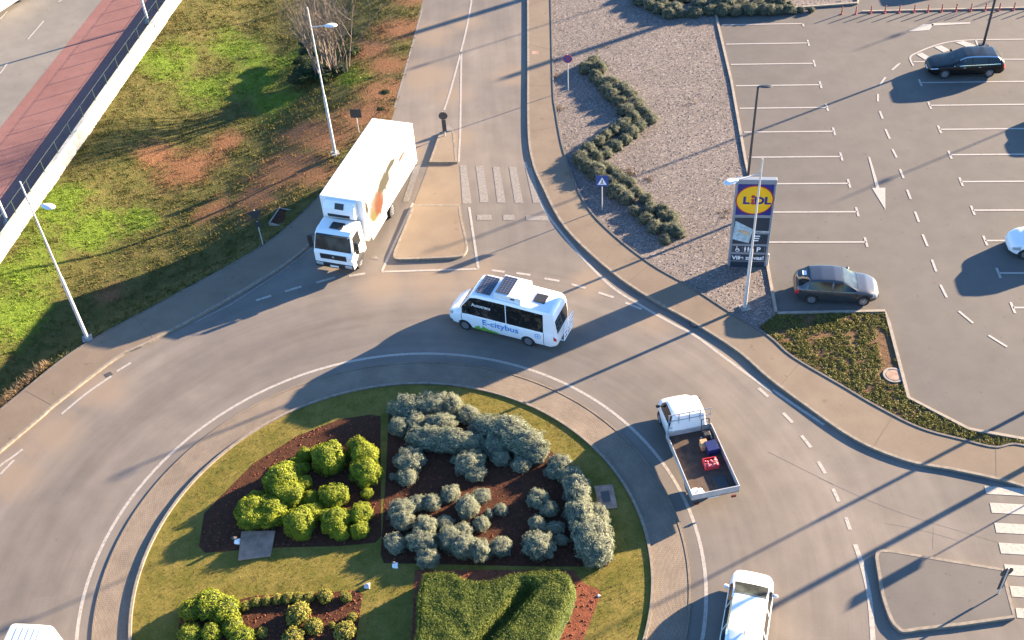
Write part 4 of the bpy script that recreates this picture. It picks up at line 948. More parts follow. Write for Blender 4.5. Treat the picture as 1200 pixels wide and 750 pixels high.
# ground cover on the green triangle
P = []; NN = []
xs_ = [p[0] for p in cov_poly]; ys_ = [p[1] for p in cov_poly]
n = 0
edge = KI+PKr
while n < 2600:
    x, y = random.uniform(min(xs_), 26), random.uniform(min(ys_), max(ys_))
    if not inside(x, y, cov_poly): continue
    dd = min(segdist(x, y, KI), segdist(x, y, PKr))
    if dd < .14: continue
    bare = math.hypot(x-G(1030, 410)[0], y-G(1030, 410)[1]) < .9+random.random()*.8 and segdist(x, y, PKr) < .9
    if bare or mnoise.noise((x*1.5, y*1.5, 8))+.6*mnoise.noise((x*3.7, y*3.7, 2)) < random.uniform(-.35, .0)-.12: continue
    if math.hypot(x-G(1047, 440)[0], y-G(1047, 440)[1]) < .75: continue
    n += 1; r = random.uniform(.05, .13)
    for _ in range(16):
        v = Vector((random.gauss(0, 1), random.gauss(0, 1), abs(random.gauss(0, 1)))).normalized(); P.append((x+v.x*r, y+v.y*r, .05+v.z*r*.8)); NN.append(list(v))
P = np.array(P); NN = np.array(NN); N = len(P); NN += RNG.normal(0, .5, NN.shape); NN /= np.linalg.norm(NN, axis=1)[:, None]
T = np.cross(NN, RNG.normal(size=(N, 3))); T /= np.linalg.norm(T, axis=1)[:, None]; B = np.cross(NN, T); s_ = (.034*RNG.uniform(.6, 1.4, N))[:, None]
V = np.stack([P-T*s_, P-B*s_*.5, P+T*s_, P+B*s_*.5], 1).reshape(-1, 3)
me = bpy.data.meshes.new('ground_cover'); me.from_pydata(V.tolist(), [], np.arange(N*4).reshape(-1, 4).tolist()); me.materials.append(M['leaf_cover'])
tag(link('ground_cover', me), 'low leafy ground cover filling the triangle by the parking lot', 'ground cover', None, 'stuff')
# bare shrub at the top
def bare_shrub():
    rg = random.Random(5); x, y = G(388, 84, -.5); t = empty('bare_shrub', (x, y, lawn_z(x, y)), 0, 'tall leafless shrub with many pale stems on the grass at the top', 'shrub')
    st = MB(); tw = MB()
    def grow(mb, p, d, L, r, lv):
        pts = [p]; rr = [r]
        for k in range(4):
            d = (d+Vector((rg.gauss(0, .13), rg.gauss(0, .13), rg.gauss(0, .08)))).normalized(); p = p+d*L/4; pts.append(p); rr.append(r*(1-.17*(k+1)))
            if lv < 3 and k > 0:
                for _ in range(3 if lv < 2 else 2):
                    if rg.random() < .9: grow(tw, p, (d+Vector((rg.gauss(0, .42), rg.gauss(0, .42), rg.gauss(.15, .3)))).normalized(), L*rg.uniform(.35, .6), rr[-1]*.62, lv+1)
        mb.tube(pts, rr, 5 if lv < 2 else 3, cap=False)
    for i in range(44):
        a = rg.uniform(0, 6.28); rad_ = rg.uniform(0, 1.0)
        grow(st, Vector((rad_*math.cos(a)*1.35, rad_*math.sin(a)*1.1, 0)), Vector((math.cos(a)*.15, math.sin(a)*.15, 1)).normalized(), rg.uniform(3.2, 6.0), rg.uniform(.03, .055), 1)
    st.build('stems', M['bark'], t); tw.build('twigs', M['bark'], t)
bare_shrub()
for px, py, r_ in ((350, 92, 12), (356, 72, 11), (362, 50, 10), (416, 40, 9), (362, 82, 14), (378, 88, 12), (395, 82, 11), (412, 62, 12), (366, 60, 12)):
    bush('dark', px, py, r_, 'shade_shrub', 'dark green shrub standing in for shade in the hollow by the leafless shrub', 'shrub', 'dark shrubs standing in for the shaded hollow', z0=-.55, hz=.55)  # dark leafy mounds stand in for the shade of a hollow
for px, py in ((452, 108), (447, 128)):
    bush('dark', px, py, 5, 'weed_clump', 'small green weed clump at the upper road edge', 'weed', 'weeds at the upper road edge', z0=-.1, hz=.4)
# ------------------------------------------------------------------ vehicles
def sm(xs, ys, X, win):
    a = np.linspace(X[0]-1, X[-1]+1, 600); v = np.interp(a, xs, ys); k = max(1, int(win/(a[1]-a[0]))); ker = np.hanning(k+2)[1:-1]; ker /= ker.sum()
    vp = np.pad(v, k, mode='edge'); v = np.convolve(vp, ker, 'same')[k:-k]; return np.interp(X, a, v)
def wheel(parent, x, y, r, wd, side, spokes=5):
    w_ = MB().lathe([(r*.62, -wd/2), (r*.93, -wd/2), (r, -wd*.36), (r, wd*.36), (r*.93, wd/2), (r*.62, wd/2)], 26, 'y').build('wheel', M['tyre'], parent, 40); w_.location = (x, y, r)
    mb = MB(); s_ = side; f = wd/2*s_
    mb.lathe([(r*.66, f*.9), (r*.60, f*1.02), (r*.56, f*.8), (r*.50, f*.45), (.0, f*.45)], 24, 'y', mi=0)
    for k in range(spokes):
        a = 2*math.pi*k/spokes; c, d = math.cos(a), math.sin(a); n = (-d, c)
        q = [(c*.06+n[0]*.045, d*.06+n[1]*.045), (c*r*.6+n[0]*.03, d*r*.6+n[1]*.03), (c*r*.6-n[0]*.03, d*r*.6-n[1]*.03), (c*.06-n[0]*.045, d*.06-n[1]*.045)]
        mb.add([(px, f*.95, pz) for px, pz in q]+[(px, f*.6, pz) for px, pz in q], [(0, 1, 2, 3), (0, 1, 5, 4), (2, 3, 7, 6), (1, 2, 6, 5)])
    mb.lathe([(0, f*1.02), (.06, f*1.0), (.07, f*.7)], 12, 'y'); rm = mb.build('rim', M['rim'], w_, 40); return w_
def vehicle(name, label, cat, loc, rz, sp, paint, group=None):
    """lofted body cut into body / glass / lamp parts; sp gives the profile, +x is forward"""
    L = sp['L']; t = empty(name, (*loc, sp.get('z', .005)), rz, label, cat, group)
    n = int(L/.045); X = np.linspace(-L/2, L/2, n); wn_ = sp.get('win', .22)
    top = sm(*zip(*sp['top']), X, wn_); sh = sm(*zip(*sp['sh']), X, .35); bot = sm(*zip(*sp['bot']), X, .2); pl = sm(*zip(*sp['plan']), X, .18)
    rw = sp['roofw']; rings = []
    for i, x in enumerate(X):
        ws, zs, zb = pl[i], min(sh[i], top[i]-.03), bot[i]; g = top[i]-zs; b = sstep((g-.10)/.30)
        pts = [(0, zb), (ws*.82, zb), (ws*.95, zb+.05), (ws*.995, zb+.3*(zs-zb)), (ws, zb+.62*(zs-zb)), (ws*.985, zs-.05*(zs-zb)-.01)]
        wr = rw*ws
        gh = [(ws*.955, zs), (ws*.945, zs+.06*g), (ws*.945+(wr-ws*.945)*.5, zs+.48*g), (ws*.945+(wr-ws*.945)*.9, zs+.86*g), (wr*.93, zs+.965*g), (wr*.8, zs+.985*g), (wr*.42, zs+g*.998), (0, zs+g)]
        hd_ = [(ws*.965, zs+.04*g), (ws*.94, zs+.22*g), (ws*.90, zs+.42*g), (ws*.84, zs+.62*g), (ws*.76, zs+.78*g), (ws*.62, zs+.88*g), (ws*.34, zs+.97*g), (0, zs+g)]
        pts += [(p[0]*b+q[0]*(1-b), p[1]*b+q[1]*(1-b)) for p, q in zip(gh, hd_)]
        rings.append([(x, y, z) for y, z in pts]+[(x, -y, z) for y, z in reversed(pts[1:-1])])
    K = len(rings[0]); H_ = 14  # points 0..13 on one side
    verts = [p for r_ in rings for p in r_]; faces = []; mi = []
    parts = ['body']; mats = [paint]; pm = {}
    def slot(nm, m, key=None):
        key = key or nm
        if key not in pm: pm[key] = len(parts); parts.append(nm); mats.append(m)
        return pm[key]
    arch = slot('wheel_arch', M['black']); rules = sp['rules']
    for i in range(n-1):
        for k in range(K):
            k2 = (k+1) % K; a, b_ = i*K+k, i*K+k2; faces.append((a, b_, b_+K, a+K))
            kk = k if k < H_-1 else K-1-k   # band index 0..12 counted from the sill up
            side = 1 if k < H_-1 else -1; xc = (X[i]+X[i+1])/2; zc = (verts[a][2]+verts[b_+K][2])/2; mm = 0
            if kk == 0: mm = slot('underbody', M['black'])
            for (nm, m, k0, k1, x0, x1, sides) in rules:
                if k0 <= kk <= k1 and x0 <= xc <= x1 and (sides == 0 or sides == side): mm = slot(nm, m, (nm, x0, side if sides != 2 else 0) if sides else (nm, x0, side if k1 < 9 else 0))
            mi.append(mm)
    faces.append(tuple(range(K))); faces.append(tuple((n-1)*K+k for k in range(K-1, -1, -1))); mi += [0, 0]
    me = bpy.data.meshes.new('tmp'); me.from_pydata(verts, [], faces)
    for m in mats: me.materials.append(m)
    me.polygons.foreach_set('material_index', mi); o = link('tmp', me)
    bm = bmesh.new(); bm.from_mesh(me); bmesh.ops.recalc_face_normals(bm, faces=bm.faces); bm.to_mesh(me); bm.free()
    wy = sp['track']; r = sp['wr']; cm = MB()
    for wx in sp['wheels']:
        for s_ in (1, -1):
            w2 = .34; y_c = s_*(max(pl)+.02-w2/2+.08); cm2 = []
            cm.lathe([(0, -w2/2), (r*1.16, -w2/2), (r*1.16, w2/2), (0, w2/2)], 28, 'y', (wx, y_c, r))
    ce = cm.mesh('cut', mats)
    bmc = bmesh.new(); bmc.from_mesh(ce); bmesh.ops.remove_doubles(bmc, verts=bmc.verts, dist=1e-5); bmesh.ops.recalc_face_normals(bmc, faces=bmc.faces); bmc.to_mesh(ce); bmc.free()
    ce.polygons.foreach_set('material_index', [arch]*len(ce.polygons)); co = link('cut', ce)
    md = o.modifiers.new('b', 'BOOLEAN'); md.object = co; md.operation = 'DIFFERENCE'; md.solver = 'EXACT'
    bpy.context.view_layer.update()
    res = bpy.data.meshes.new_from_object(o.evaluated_get(bpy.context.evaluated_depsgraph_get()))
    bpy.data.objects.remove(o); bpy.data.objects.remove(co)
    V = [tuple(v.co) for v in res.vertices]; by = {}
    for p in res.polygons: by.setdefault(p.material_index, []).append(tuple(p.vertices))
    for j, fs in by.items():
        use = sorted({v for f in fs for v in f}); mp = {v: q for q, v in enumerate(use)}
        m2 = bpy.data.meshes.new(parts[j]); m2.from_pydata([V[v] for v in use], [], [tuple(mp[v] for v in f) for f in fs]); m2.materials.append(mats[j]); m2.shade_smooth(); m2.set_sharp_from_angle(angle=R(42)); link(parts[j], m2, t)
    for wx in sp['wheels']:
        for s_ in (1, -1): wheel(t, wx, s_*wy, r, .21, s_, sp.get('spokes', 5))
    # mirrors
    if 'mirror' in sp:
        mx, mz = sp['mirror']
        for s_ in (1, -1):
            yb = s_*(max(pl)*.94); mb = MB(); mb.lathe([(0, -.1), (.06, -.08), (.085, 0), (.07, .08), (0, .11)], 10, 'y', (mx, yb+s_*.13, mz)); mb.tube([(mx+.03, yb-s_*.02, mz-.06), (mx, yb+s_*.08, mz-.02)], .02, 6); mb.build('wing_mirror', sp.get('mirm', paint), t, 50)
    for (nm, m, bx_) in sp.get('boxes', []): MB().box(*bx_).build(nm, m, t, bevel=.008)
    return t
GL_ = M['glass']
M['seam'] = mat('panel_gap', (.20, .20, .21), .6); M['dseam'] = mat('dark_panel_gap', (.02, .02, .022), .6)
def seams(xs, m, k0=3, k1=5): return [('panel_gap', m, k0, k1, x-.024, x+.024, sd) for x in xs for sd in (1, -1)]
def std_rules(w0, w1, r0, r1, s0, s1, pil, L, zk=(7, 8), extra=()):
    """windscreen w0..w1, rear window r0..r1, side glass s0..s1 with pillars"""
    ru = [('windscreen', M['screen'], 10, 12, w0, w1, 0), ('rear_window', GL_, 10, 12, r0, r1, 0)]
    prev = s0
    for p in list(pil)+[None]:
        e = s1 if p is None else p-.045
        ru.append(('side_window', GL_, zk[0], zk[1], prev, e, 1)); ru.append(('side_window', GL_, zk[0], zk[1], prev, e, -1))
        if p is not None: prev = p+.045
    return ru+list(extra)
def lamps(L, k0=4, k1=6, dl=.38, tl=.16, tk=(4, 6)):
    return [('headlight', M['lamp'], k0, k1, L/2-dl, L/2-.09, 1), ('headlight', M['lamp'], k0, k1, L/2-dl, L/2-.09, -1), ('tail_light', M['redlamp'], tk[0], tk[1], -L/2+.02, -L/2+tl, 1), ('tail_light', M['redlamp'], tk[0], tk[1], -L/2+.02, -L/2+tl, -1)]
def plan(L, hw, nose=.55, tail=.68): return [(-L/2, hw*tail), (-L/2+.07, hw*.84), (-L/2+.3, hw*.95), (-L/2+.9, hw), (L/2-1.1, hw), (L/2-.45, hw*.93), (L/2-.16, hw*.80), (L/2, hw*nose)]
def botl(L): return [(-L/2, .36), (-L/2+.3, .22), (L/2-.3, .20), (L/2, .28)]
# grey hatchback
L = 4.28; h2 = L/2
SP_HATCH = dict(L=L, top=[(-h2, .62), (-h2+.06, .95), (-h2+.22, 1.05), (-h2+.72, 1.40), (-h2+1.3, 1.47), (-h2+1.95, 1.475), (-h2+2.35, 1.42), (-h2+3.15, .98), (-h2+3.6, .90), (-h2+4.05, .76), (h2-.06, .66), (h2, .52)],
    sh=[(-h2, .60), (-h2+.15, .93), (-h2+.6, .95), (-h2+3.0, .88), (-h2+3.7, .80), (h2-.1, .62), (h2, .48)], bot=botl(L), plan=plan(L, .885), roofw=.74, wheels=(-1.27, 1.34), track=.77, wr=.315, mirror=(.62, .98),
    rules=std_rules(.18, 1.05, -h2+.2, -h2+.74, -h2+.62, .92, (-.28,), L)+lamps(L)+seams((.92, -.28, -1.0), M['dseam'])+[('grille', M['black'], 2, 4, h2-.05, h2, 0)],
    boxes=[('number_plate', M['plate'], (h2+.0, 0, .42, .02, .46, .1)), ('door_handle', M['black'], (-.55, .89, .78, .16, .02, .03)), ('door_handle', M['black'], (.35, .89, .76, .16, .02, .03)), ('door_handle', M['black'], (-.55, -.89, .78, .16, .02, .03)), ('door_handle', M['black'], (.35, -.89, .76, .16, .02, .03))])
def place(wr_, wf_, hw, wb, rear_axle):  # near wheels at the two ground points: returns centre and heading
    a, b = Vector(G(*wr_)), Vector(G(*wf_)); d = (b-a).normalized(); rz = math.atan2(d.y, d.x)
    return a, b, d, rz
a, b, d, rz = place((949.5, 356), (1010.5, 358.5), 0, 0, 0); nrm = Vector((-d.y, d.x)); c = (a+b)/2+nrm*.83-d*.03
car = vehicle('parked_car', 'grey hatchback parked in the bay beside the green triangle', 'car', c, rz, SP_HATCH, M['grey_paint'])
MB().box(-1.62, .12, 1.29, .3, .34, .012).build('window_sticker', M['signwhite'], car)
car.children[-1].rotation_euler = (0, 0, 0)
bpy.data.objects.remove(car.children[-1])
# black estate
L = 4.8; h2 = L/2
SP_EST = dict(L=L, top=[(-h2, .66), (-h2+.07, 1.0), (-h2+.2, 1.12), (-h2+.62, 1.42), (-h2+1.3, 1.47), (-h2+2.1, 1.48), (-h2+2.6, 1.43), (-h2+3.45, .98), (-h2+3.9, .91), (-h2+4.5, .78), (h2-.07, .66), (h2, .5)],
    sh=[(-h2, .62), (-h2+.15, .95), (-h2+.6, .97), (-h2+3.3, .88), (-h2+4.1, .80), (h2-.1, .62), (h2, .46)], bot=botl(L), plan=plan(L, .92), roofw=.72, wheels=(-1.40, 1.42), track=.80, wr=.335, mirror=(.72, 1.0),
    rules=std_rules(.22, 1.07, -h2+.16, -h2+.6, -h2+.42, .98, (-1.2, -.2), L)+lamps(L, 5, 6, .5)+[('chrome_strip', M['chrome'], 9, 9, -h2+.36, .55, 1), ('chrome_strip', M['chrome'], 9, 9, -h2+.36, .55, -1), ('chrome_strip', M['chrome'], 6, 6, -h2+.42, .95, 1), ('chrome_strip', M['chrome'], 6, 6, -h2+.42, .95, -1)],
    boxes=[('number_plate', M['plate'], (h2+.0, 0, .42, .02, .46, .1)), ('door_handle', M['chrome'], (-.7, .925, .8, .16, .02, .03)), ('door_handle', M['chrome'], (.25, .925, .78, .16, .02, .03))])
a, b, d, rz = place((1158, 91), (1106, 92.2), 0, 0, 0); nrm = Vector((-d.y, d.x)); c = (a+b)/2+nrm*-(-.86)*1 if False else (a+b)/2-Vector((-d.y, d.x))*.87
vehicle('parked_car', 'black estate car with chrome window trim below the hatched marking', 'car', c, rz, SP_EST, M['black_paint'])
# car added mostly outside the frame so its shadow falls into the bays
o = vehicle('parked_car', 'dark car added mostly outside the right edge for its shadow, below the black estate', 'car', (c[0]+5.0, c[1]-6.6), rz, SP_EST, M['grey_paint'])
o['group'] = EXTRA
# white small car at right edge
L = 4.0; h2 = L/2
SP_SMALL = dict(L=L, top=[(-h2, .62), (-h2+.06, 1.0), (-h2+.2, 1.15), (-h2+.5, 1.44), (-h2+1.1, 1.51), (-h2+1.9, 1.50), (-h2+2.25, 1.44), (-h2+3.0, 1.02), (-h2+3.4, .94), (-h2+3.8, .80), (h2-.06, .68), (h2, .5)],
    sh=[(-h2, .60), (-h2+.15, .95), (-h2+2.8, .92), (-h2+3.4, .84), (h2-.1, .64), (h2, .46)], bot=botl(L), plan=plan(L, .86), roofw=.75, wheels=(-1.22, 1.27), track=.75, wr=.31, mirror=(.55, 1.02),
    rules=std_rules(.2, .98, -h2+.16, -h2+.5, -h2+.45, .9, (-.25,), L)+lamps(L, 4, 6, .45)+seams((.88, -.25), M['seam'])+[('grille', M['black'], 1, 2, h2-.05, h2, 0)],
    boxes=[('number_plate', M['plate'], (h2+.0, 0, .42, .02, .46, .1))])
rz = R(174); x, y = G(1180.5, 283, .55); vehicle('parked_car', 'white small car nosing into the photo at the right edge', 'car', (x+2.02, y-.2), rz, SP_SMALL, M['white_paint'])
x, y = G(1060, -22, .5); vehicle('parked_car', 'unseen dark grey car added above the red posts for its shadow', 'car', (x+3.2, y+.6), R(174), SP_HATCH, M['grey_paint'])['group'] = EXTRA  # unseen car added to shade the top edge of the lot
# white people carrier at the bottom
L = 4.4; h2 = L/2
SP_MPV = dict(L=L, top=[(-h2, .7), (-h2+.05, 1.05), (-h2+.14, 1.2), (-h2+.42, 1.54), (-h2+.9, 1.64), (-h2+2.2, 1.66), (-h2+2.6, 1.6), (-h2+3.5, 1.08), (-h2+3.85, .98), (-h2+4.2, .84), (h2-.06, .72), (h2, .55)],
    sh=[(-h2, .68), (-h2+.12, 1.0), (-h2+3.3, .98), (-h2+3.9, .88), (h2-.1, .68), (h2, .5)], bot=botl(L), plan=plan(L, .90), roofw=.76, wheels=(-1.32, 1.36), track=.78, wr=.32, mirror=(.95, 1.08),
    rules=std_rules(.38, 1.28, -h2+.12, -h2+.44, -h2+.4, 1.15, (-1.05, .0), L)+lamps(L, 4, 6, .5)+seams((1.0, .0, -1.05), M['seam'])+[('roof_rail', M['chrome'], 9, 9, -h2+.7, .2, 1), ('roof_rail', M['chrome'], 9, 9, -h2+.7, .2, -1)],
    boxes=[('number_plate', M['plate'], (-h2, 0, .6, .02, .46, .1)), ('antenna', M['black'], (-1.35, 0, 1.68, .16, .03, .06))])
vehicle('white_car', 'white people carrier driving on the roundabout at the bottom of the photo', 'car', (8.45, 24.25), R(71), SP_MPV, M['white_paint'])
# van at bottom left (only its roof shows)
L = 5.2; h2 = L/2
SP_VAN = dict(L=L, win=.16, top=[(-h2, .9), (-h2+.03, 1.9), (-h2+.10, 2.2), (-h2+.3, 2.32), (-h2+3.4, 2.36), (-h2+3.7, 2.28), (-h2+4.4, 1.25), (-h2+4.8, 1.08), (h2-.06, .85), (h2, .5)],
    sh=[(-h2, .85), (-h2+.1, 1.15), (-h2+4.2, 1.12), (-h2+4.7, .98), (h2-.1, .75), (h2, .46)], bot=botl(L), plan=[(-h2, .82), (-h2+.06, .93), (-h2+.3, .98), (h2-1.1, .98), (h2-.45, .92), (h2-.16, .80), (h2, .55)], roofw=.87, wheels=(-1.55, 1.6), track=.84, wr=.34, mirror=(1.45, 1.25),
    rules=[('windscreen', M['screen'], 10, 12, 1.1, 1.75, 0), ('side_window', GL_, 7, 8, .3, 1.6, 1), ('side_window', GL_, 7, 8, .3, 1.6, -1)]+lamps(L, 4, 6, .4, .14, (5, 5)))
vn = vehicle('white_van', 'white van with ribbed roof cut off by the lower left corner of the photo', 'van', (-20.05, 22.8), R(-98), SP_VAN, M['white_paint'])
mb = MB()
for y in (-.6, -.36, -.12, .12, .36, .6): mb.box(-.6, y, 2.352, 3.4, .035, .012)
mb.build('roof_rib', M['white_paint'], vn, bevel=.008)
x, y = G(6, -6, 1.8); vn2 = vehicle('white_van', 'white van on the far road, cut off by the upper left corner', 'van', (x-1.4, y+1.8), R(62+180), SP_VAN, M['white_paint'])
# minibus
L = 6.15; h2 = L/2
M['busglass'] = None
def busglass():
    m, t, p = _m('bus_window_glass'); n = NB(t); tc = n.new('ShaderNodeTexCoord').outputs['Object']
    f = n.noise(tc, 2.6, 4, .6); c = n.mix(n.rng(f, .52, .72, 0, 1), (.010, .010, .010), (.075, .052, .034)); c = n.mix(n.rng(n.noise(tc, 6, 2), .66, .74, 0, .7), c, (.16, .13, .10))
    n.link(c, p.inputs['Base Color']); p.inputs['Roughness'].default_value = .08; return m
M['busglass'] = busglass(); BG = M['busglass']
M['buspaint'] = mat('bus_white_paint', (.70, .735, .77), .3, coat=.6)
SP_BUS = dict(L=L, win=.2, top=[(-h2, .9), (-h2+.05, 1.9), (-h2+.14, 2.42), (-h2+.35, 2.56), (-h2+3.0, 2.62), (-h2+4.3, 2.60), (-h2+4.65, 2.5), (-h2+5.32, 1.42), (-h2+5.6, 1.26), (-h2+5.95, 1.02), (h2-.05, .86), (h2, .55)],
    sh=[(-h2, .85), (-h2+.1, 1.2), (-h2+4.8, 1.2), (-h2+5.3, 1.12), (-h2+5.8, .9), (h2-.06, .75), (h2, .5)], bot=[(-h2, .42), (-h2+.3, .30), (h2-.3, .26), (h2, .32)],
    plan=[(-h2, .86), (-h2+.08, .95), (-h2+.3, .985), (h2-1.6, .985), (h2-.9, .95), (h2-.35, .85), (h2-.12, .72), (h2, .5)], roofw=.90, wheels=(-1.55, 1.98), track=.85, wr=.335, mirror=(1.75, 1.45), mirm=M['black'], spokes=9,
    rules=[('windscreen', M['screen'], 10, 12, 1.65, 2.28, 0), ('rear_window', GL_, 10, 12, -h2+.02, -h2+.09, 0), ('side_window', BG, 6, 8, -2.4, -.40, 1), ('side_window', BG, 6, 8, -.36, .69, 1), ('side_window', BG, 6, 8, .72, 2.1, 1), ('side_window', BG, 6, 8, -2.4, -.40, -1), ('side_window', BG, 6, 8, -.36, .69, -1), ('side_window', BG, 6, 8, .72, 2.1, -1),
        *seams((2.12, -2.42), M['seam'], 2, 5), ('headlight', M['lamp'], 5, 7, h2-.42, h2-.14, 1), ('headlight', M['lamp'], 5, 7, h2-.42, h2-.14, -1), ('tail_light', M['redlamp'], 4, 4, -h2+.02, -h2+.14, 1), ('tail_light', M['redlamp'], 4, 4, -h2+.02, -h2+.14, -1), ('front_bumper', M['black'], 1, 2, h2-.35, h2, 0)],
    boxes=[('roof_hatch', M['black'], (-1.95, 0, 2.595, .62, .62, .05)), ('roof_unit', M['buspaint'], (-.45, 0, 2.74, 1.45, 1.5, .34)), ('number_plate', M['plate'], (h2, 0, .5, .02, .46, .1))])
a, b, d, rz = place((619.3, 404.7), (546, 387.3), 0, 0, 0); rz = R(154.3); d = Vector((math.cos(rz), math.sin(rz))); nl = Vector((-d.y, d.x)); c = (a+b)/2-nl*.93-d*.215
bus = vehicle('minibus', 'white electric minibus with solar panels driving round the roundabout', 'minibus', c, rz, SP_BUS, M['buspaint'])
MB().box(.95, 0, 2.625, .8, 1.35, .035).build('solar_panel', M['solar'], bus)
MB().box(-.12, 0, 2.925, .7, 1.3, .035).build('solar_panel', M['solar'], bus)
MB().box(-.72, .755, 2.78, .22, .012, .09).build('air_vent', M['black'], bus)
# lettering on the left side (+y faces the camera), reads towards the rear
XD = (-1, 0, 0); M['busblue'] = mat('lettering_blue', (.04, .21, .55), .5); M['busgreen'] = mat('skyline_green', (.12, .34, .03), .5)
text('side_lettering', 'E-citybus', .50, (-.05, 1.0, .92), M['busblue'], bus, XD, (0, 0, 1), bold=.004, sx=1.12)
text('window_lettering', 'Autotrans', .27, (.95, .985, 1.98), M['signwhite'], bus, XD, (0, -.06, 1), bold=.004, sx=.95)
rg = random.Random(3); mb = MB(); xx = 1.35; prof = [(1.42, .36)]
while xx > .05:
    hgt = .36+(.30*rg.random()+.10)*max(.12, (xx+.1)/1.5); wd = rg.uniform(.05, .11); prof += [(xx, hgt), (xx-wd, hgt)]; xx -= wd
prof += [(.0, .36)]
n = len(prof); mb.add([(x, .992, z) for x, z in prof]+[(x, .986, z) for x, z in prof], [tuple(range(n))]+[(i, (i+1) % n, n+(i+1) % n, n+i) for i in range(n)])
mb.build('city_skyline_graphic', M['busgreen'], bus)
mb = MB(); mb.lathe([(.13, -.004), (.16, -.004), (.16, .004), (.13, .004), (.13, -.004)], 24, 'y', (-2.1, .992, .92)); mb.lathe([(0, .004), (.05, .004), (.05, -.004)], 12, 'y', (-2.1, .992, .92)); mb.build('round_badge', M['busblue'], bus)
mb = MB()   # folded rear carrier
for y in (-.55, .55): mb.tube([(-h2-.02, y, .62), (-h2-.30, y, .66), (-h2-.34, y, 1.75)], .03, 6)
for z in (.75, 1.0, 1.25, 1.5, 1.72): mb.tube([(-h2-.33, -.55, z), (-h2-.33, .55, z)], .025, 6)
for y in (-.2, .2): mb.tube([(-h2-.33, y, .7), (-h2-.33, y, 1.72)], .02, 6)
mb.build('rear_carrier', M['buspaint'], bus)
# flatbed pickup
c0, c1 = Vector(((7.17+9.36)/2, (30.03+30.3)/2)), Vector(((6.63+8.71)/2, (33.84+33.96)/2))
d = (c1-c0).normalized(); rz = math.atan2(d.y, d.x)
PKL = 6.05; porg = c0+d*(PKL/2)
L = 2.36; h2 = L/2
CAB = dict(L=L, win=.14, z=.05, top=[(-h2, 1.0), (-h2+.03, 1.9), (-h2+.09, 2.0), (-h2+.5, 2.05), (-h2+1.0, 2.03), (-h2+1.2, 1.95), (-h2+1.78, 1.22), (-h2+2.0, 1.12), (h2-.1, .95), (h2, .5)],
    sh=[(-h2, .9), (-h2+.06, 1.12), (-h2+1.6, 1.1), (-h2+2.0, .95), (h2-.05, .75), (h2, .45)], bot=[(-h2, .34), (h2-.3, .28), (h2, .32)],
    plan=[(-h2, .86), (-h2+.08, .90), (h2-1.0, .90), (h2-.4, .85), (h2-.12, .76), (h2, .56)], roofw=.82, wheels=(.42,), track=.78, wr=.33, mirror=(.42, 1.22), mirm=M['black'],
    rules=[('windscreen', M['screen'], 10, 12, .02, .60, 0), ('side_window', GL_, 7, 8, -.95, .5, 1), ('side_window', GL_, 7, 8, -.95, .5, -1)]+[('headlight', M['lamp'], 4, 6, h2-.36, h2-.1, 1), ('headlight', M['lamp'], 4, 6, h2-.36, h2-.1, -1)])
BL = 3.72; BW = 2.16; x0 = -PKL/2
pk = vehicle('flatbed_truck', 'small white flatbed truck carrying crates on the right side of the roundabout', 'flatbed truck', porg, rz, CAB, M['white_paint'])
for ch in pk.children: ch.location.x += PKL/2-L/2
zf = .86
M['darkred'] = mat('dull_tail_lamp', (.10, .012, .012), .4); M['bedside'] = mat('weathered_aluminium', (.40, .40, .40), .5, .2, var=.12, scale=3); M['wood'] = mat('worn_plank_floor', (.055, .033, .022), .8, var=.4, scale=4, bump=.2)
MB().box(x0+BL/2, 0, zf-.05, BL-.02, BW-.04, .1).build('bed_floor', M['wood'], pk)
for s_ in (1, -1): MB().box(x0+BL/2, s_*(BW/2-.02), zf+.13, BL, .04, .36).build('side_board', M['bedside'], pk, bevel=.008)
MB().box(x0+.02, 0, zf+.13, .04, BW-.085, .36).build('tailboard', M['bedside'], pk, bevel=.008)
MB().box(x0+BL-.02, 0, zf+.13, .04, BW-.085, .36).build('headboard', M['bedside'], pk, bevel=.008)
mb = MB()
for y in (-.98, -.5, 0, .5, .98): mb.tube([(x0+BL+.02, y, zf+.3), (x0+BL+.02, y, 2.22)], .025, 6)
for z in (1.35, 1.8, 2.2): mb.tube([(x0+BL+.02, -1.0, z), (x0+BL+.02, 1.0, z)], .025, 6)
mb.build('headboard_rack', M['greymetal'], pk)
MB().box(x0+BL+.10, 0, 1.62, .02, 1.2, .2).build('rear_window', GL_, pk); MB().box(x0+BL+.09, 0, 1.32, .02, 1.3, .10).build('rear_window', GL_, pk)
mb = MB(); mb.box(x0+2.6, .42, .62, 4.6, .1, .18); mb.box(x0+2.6, -.42, .62, 4.6, .1, .18); mb.build('chassis', M['black'], pk)
for s_ in (1, -1): wheel(pk, x0+1.15, s_*.80, .33, .24, s_); 
for s_ in (1, -1): MB().box(x0+.02, s_*.85, .50, .06, .22, .10).build('tail_light', M['darkred'], pk)
MB().box(x0+.22, 0, .48, .03, .5, .11).build('number_plate', M['plate'], pk)
def inbed(x, y, z=0): q = porg+d*x+Vector((-d.y, d.x))*y; return (q.x, q.y, zf+z)
def bedpt(px, py, z): g = Vector(G(px, py, zf+z))-porg; return (g.dot(d), g.dot(Vector((-d.y, d.x))))
M['cardboard'] = mat('cardboard', (.40, .23, .12), .85, var=.15); M['bluebox'] = mat('blue_plastic', (.012, .018, .085), .4); M['redbox'] = mat('red_plastic', (.50, .04, .05), .4); M['blackbag'] = mat('black_bag', (.02, .02, .022), .6)
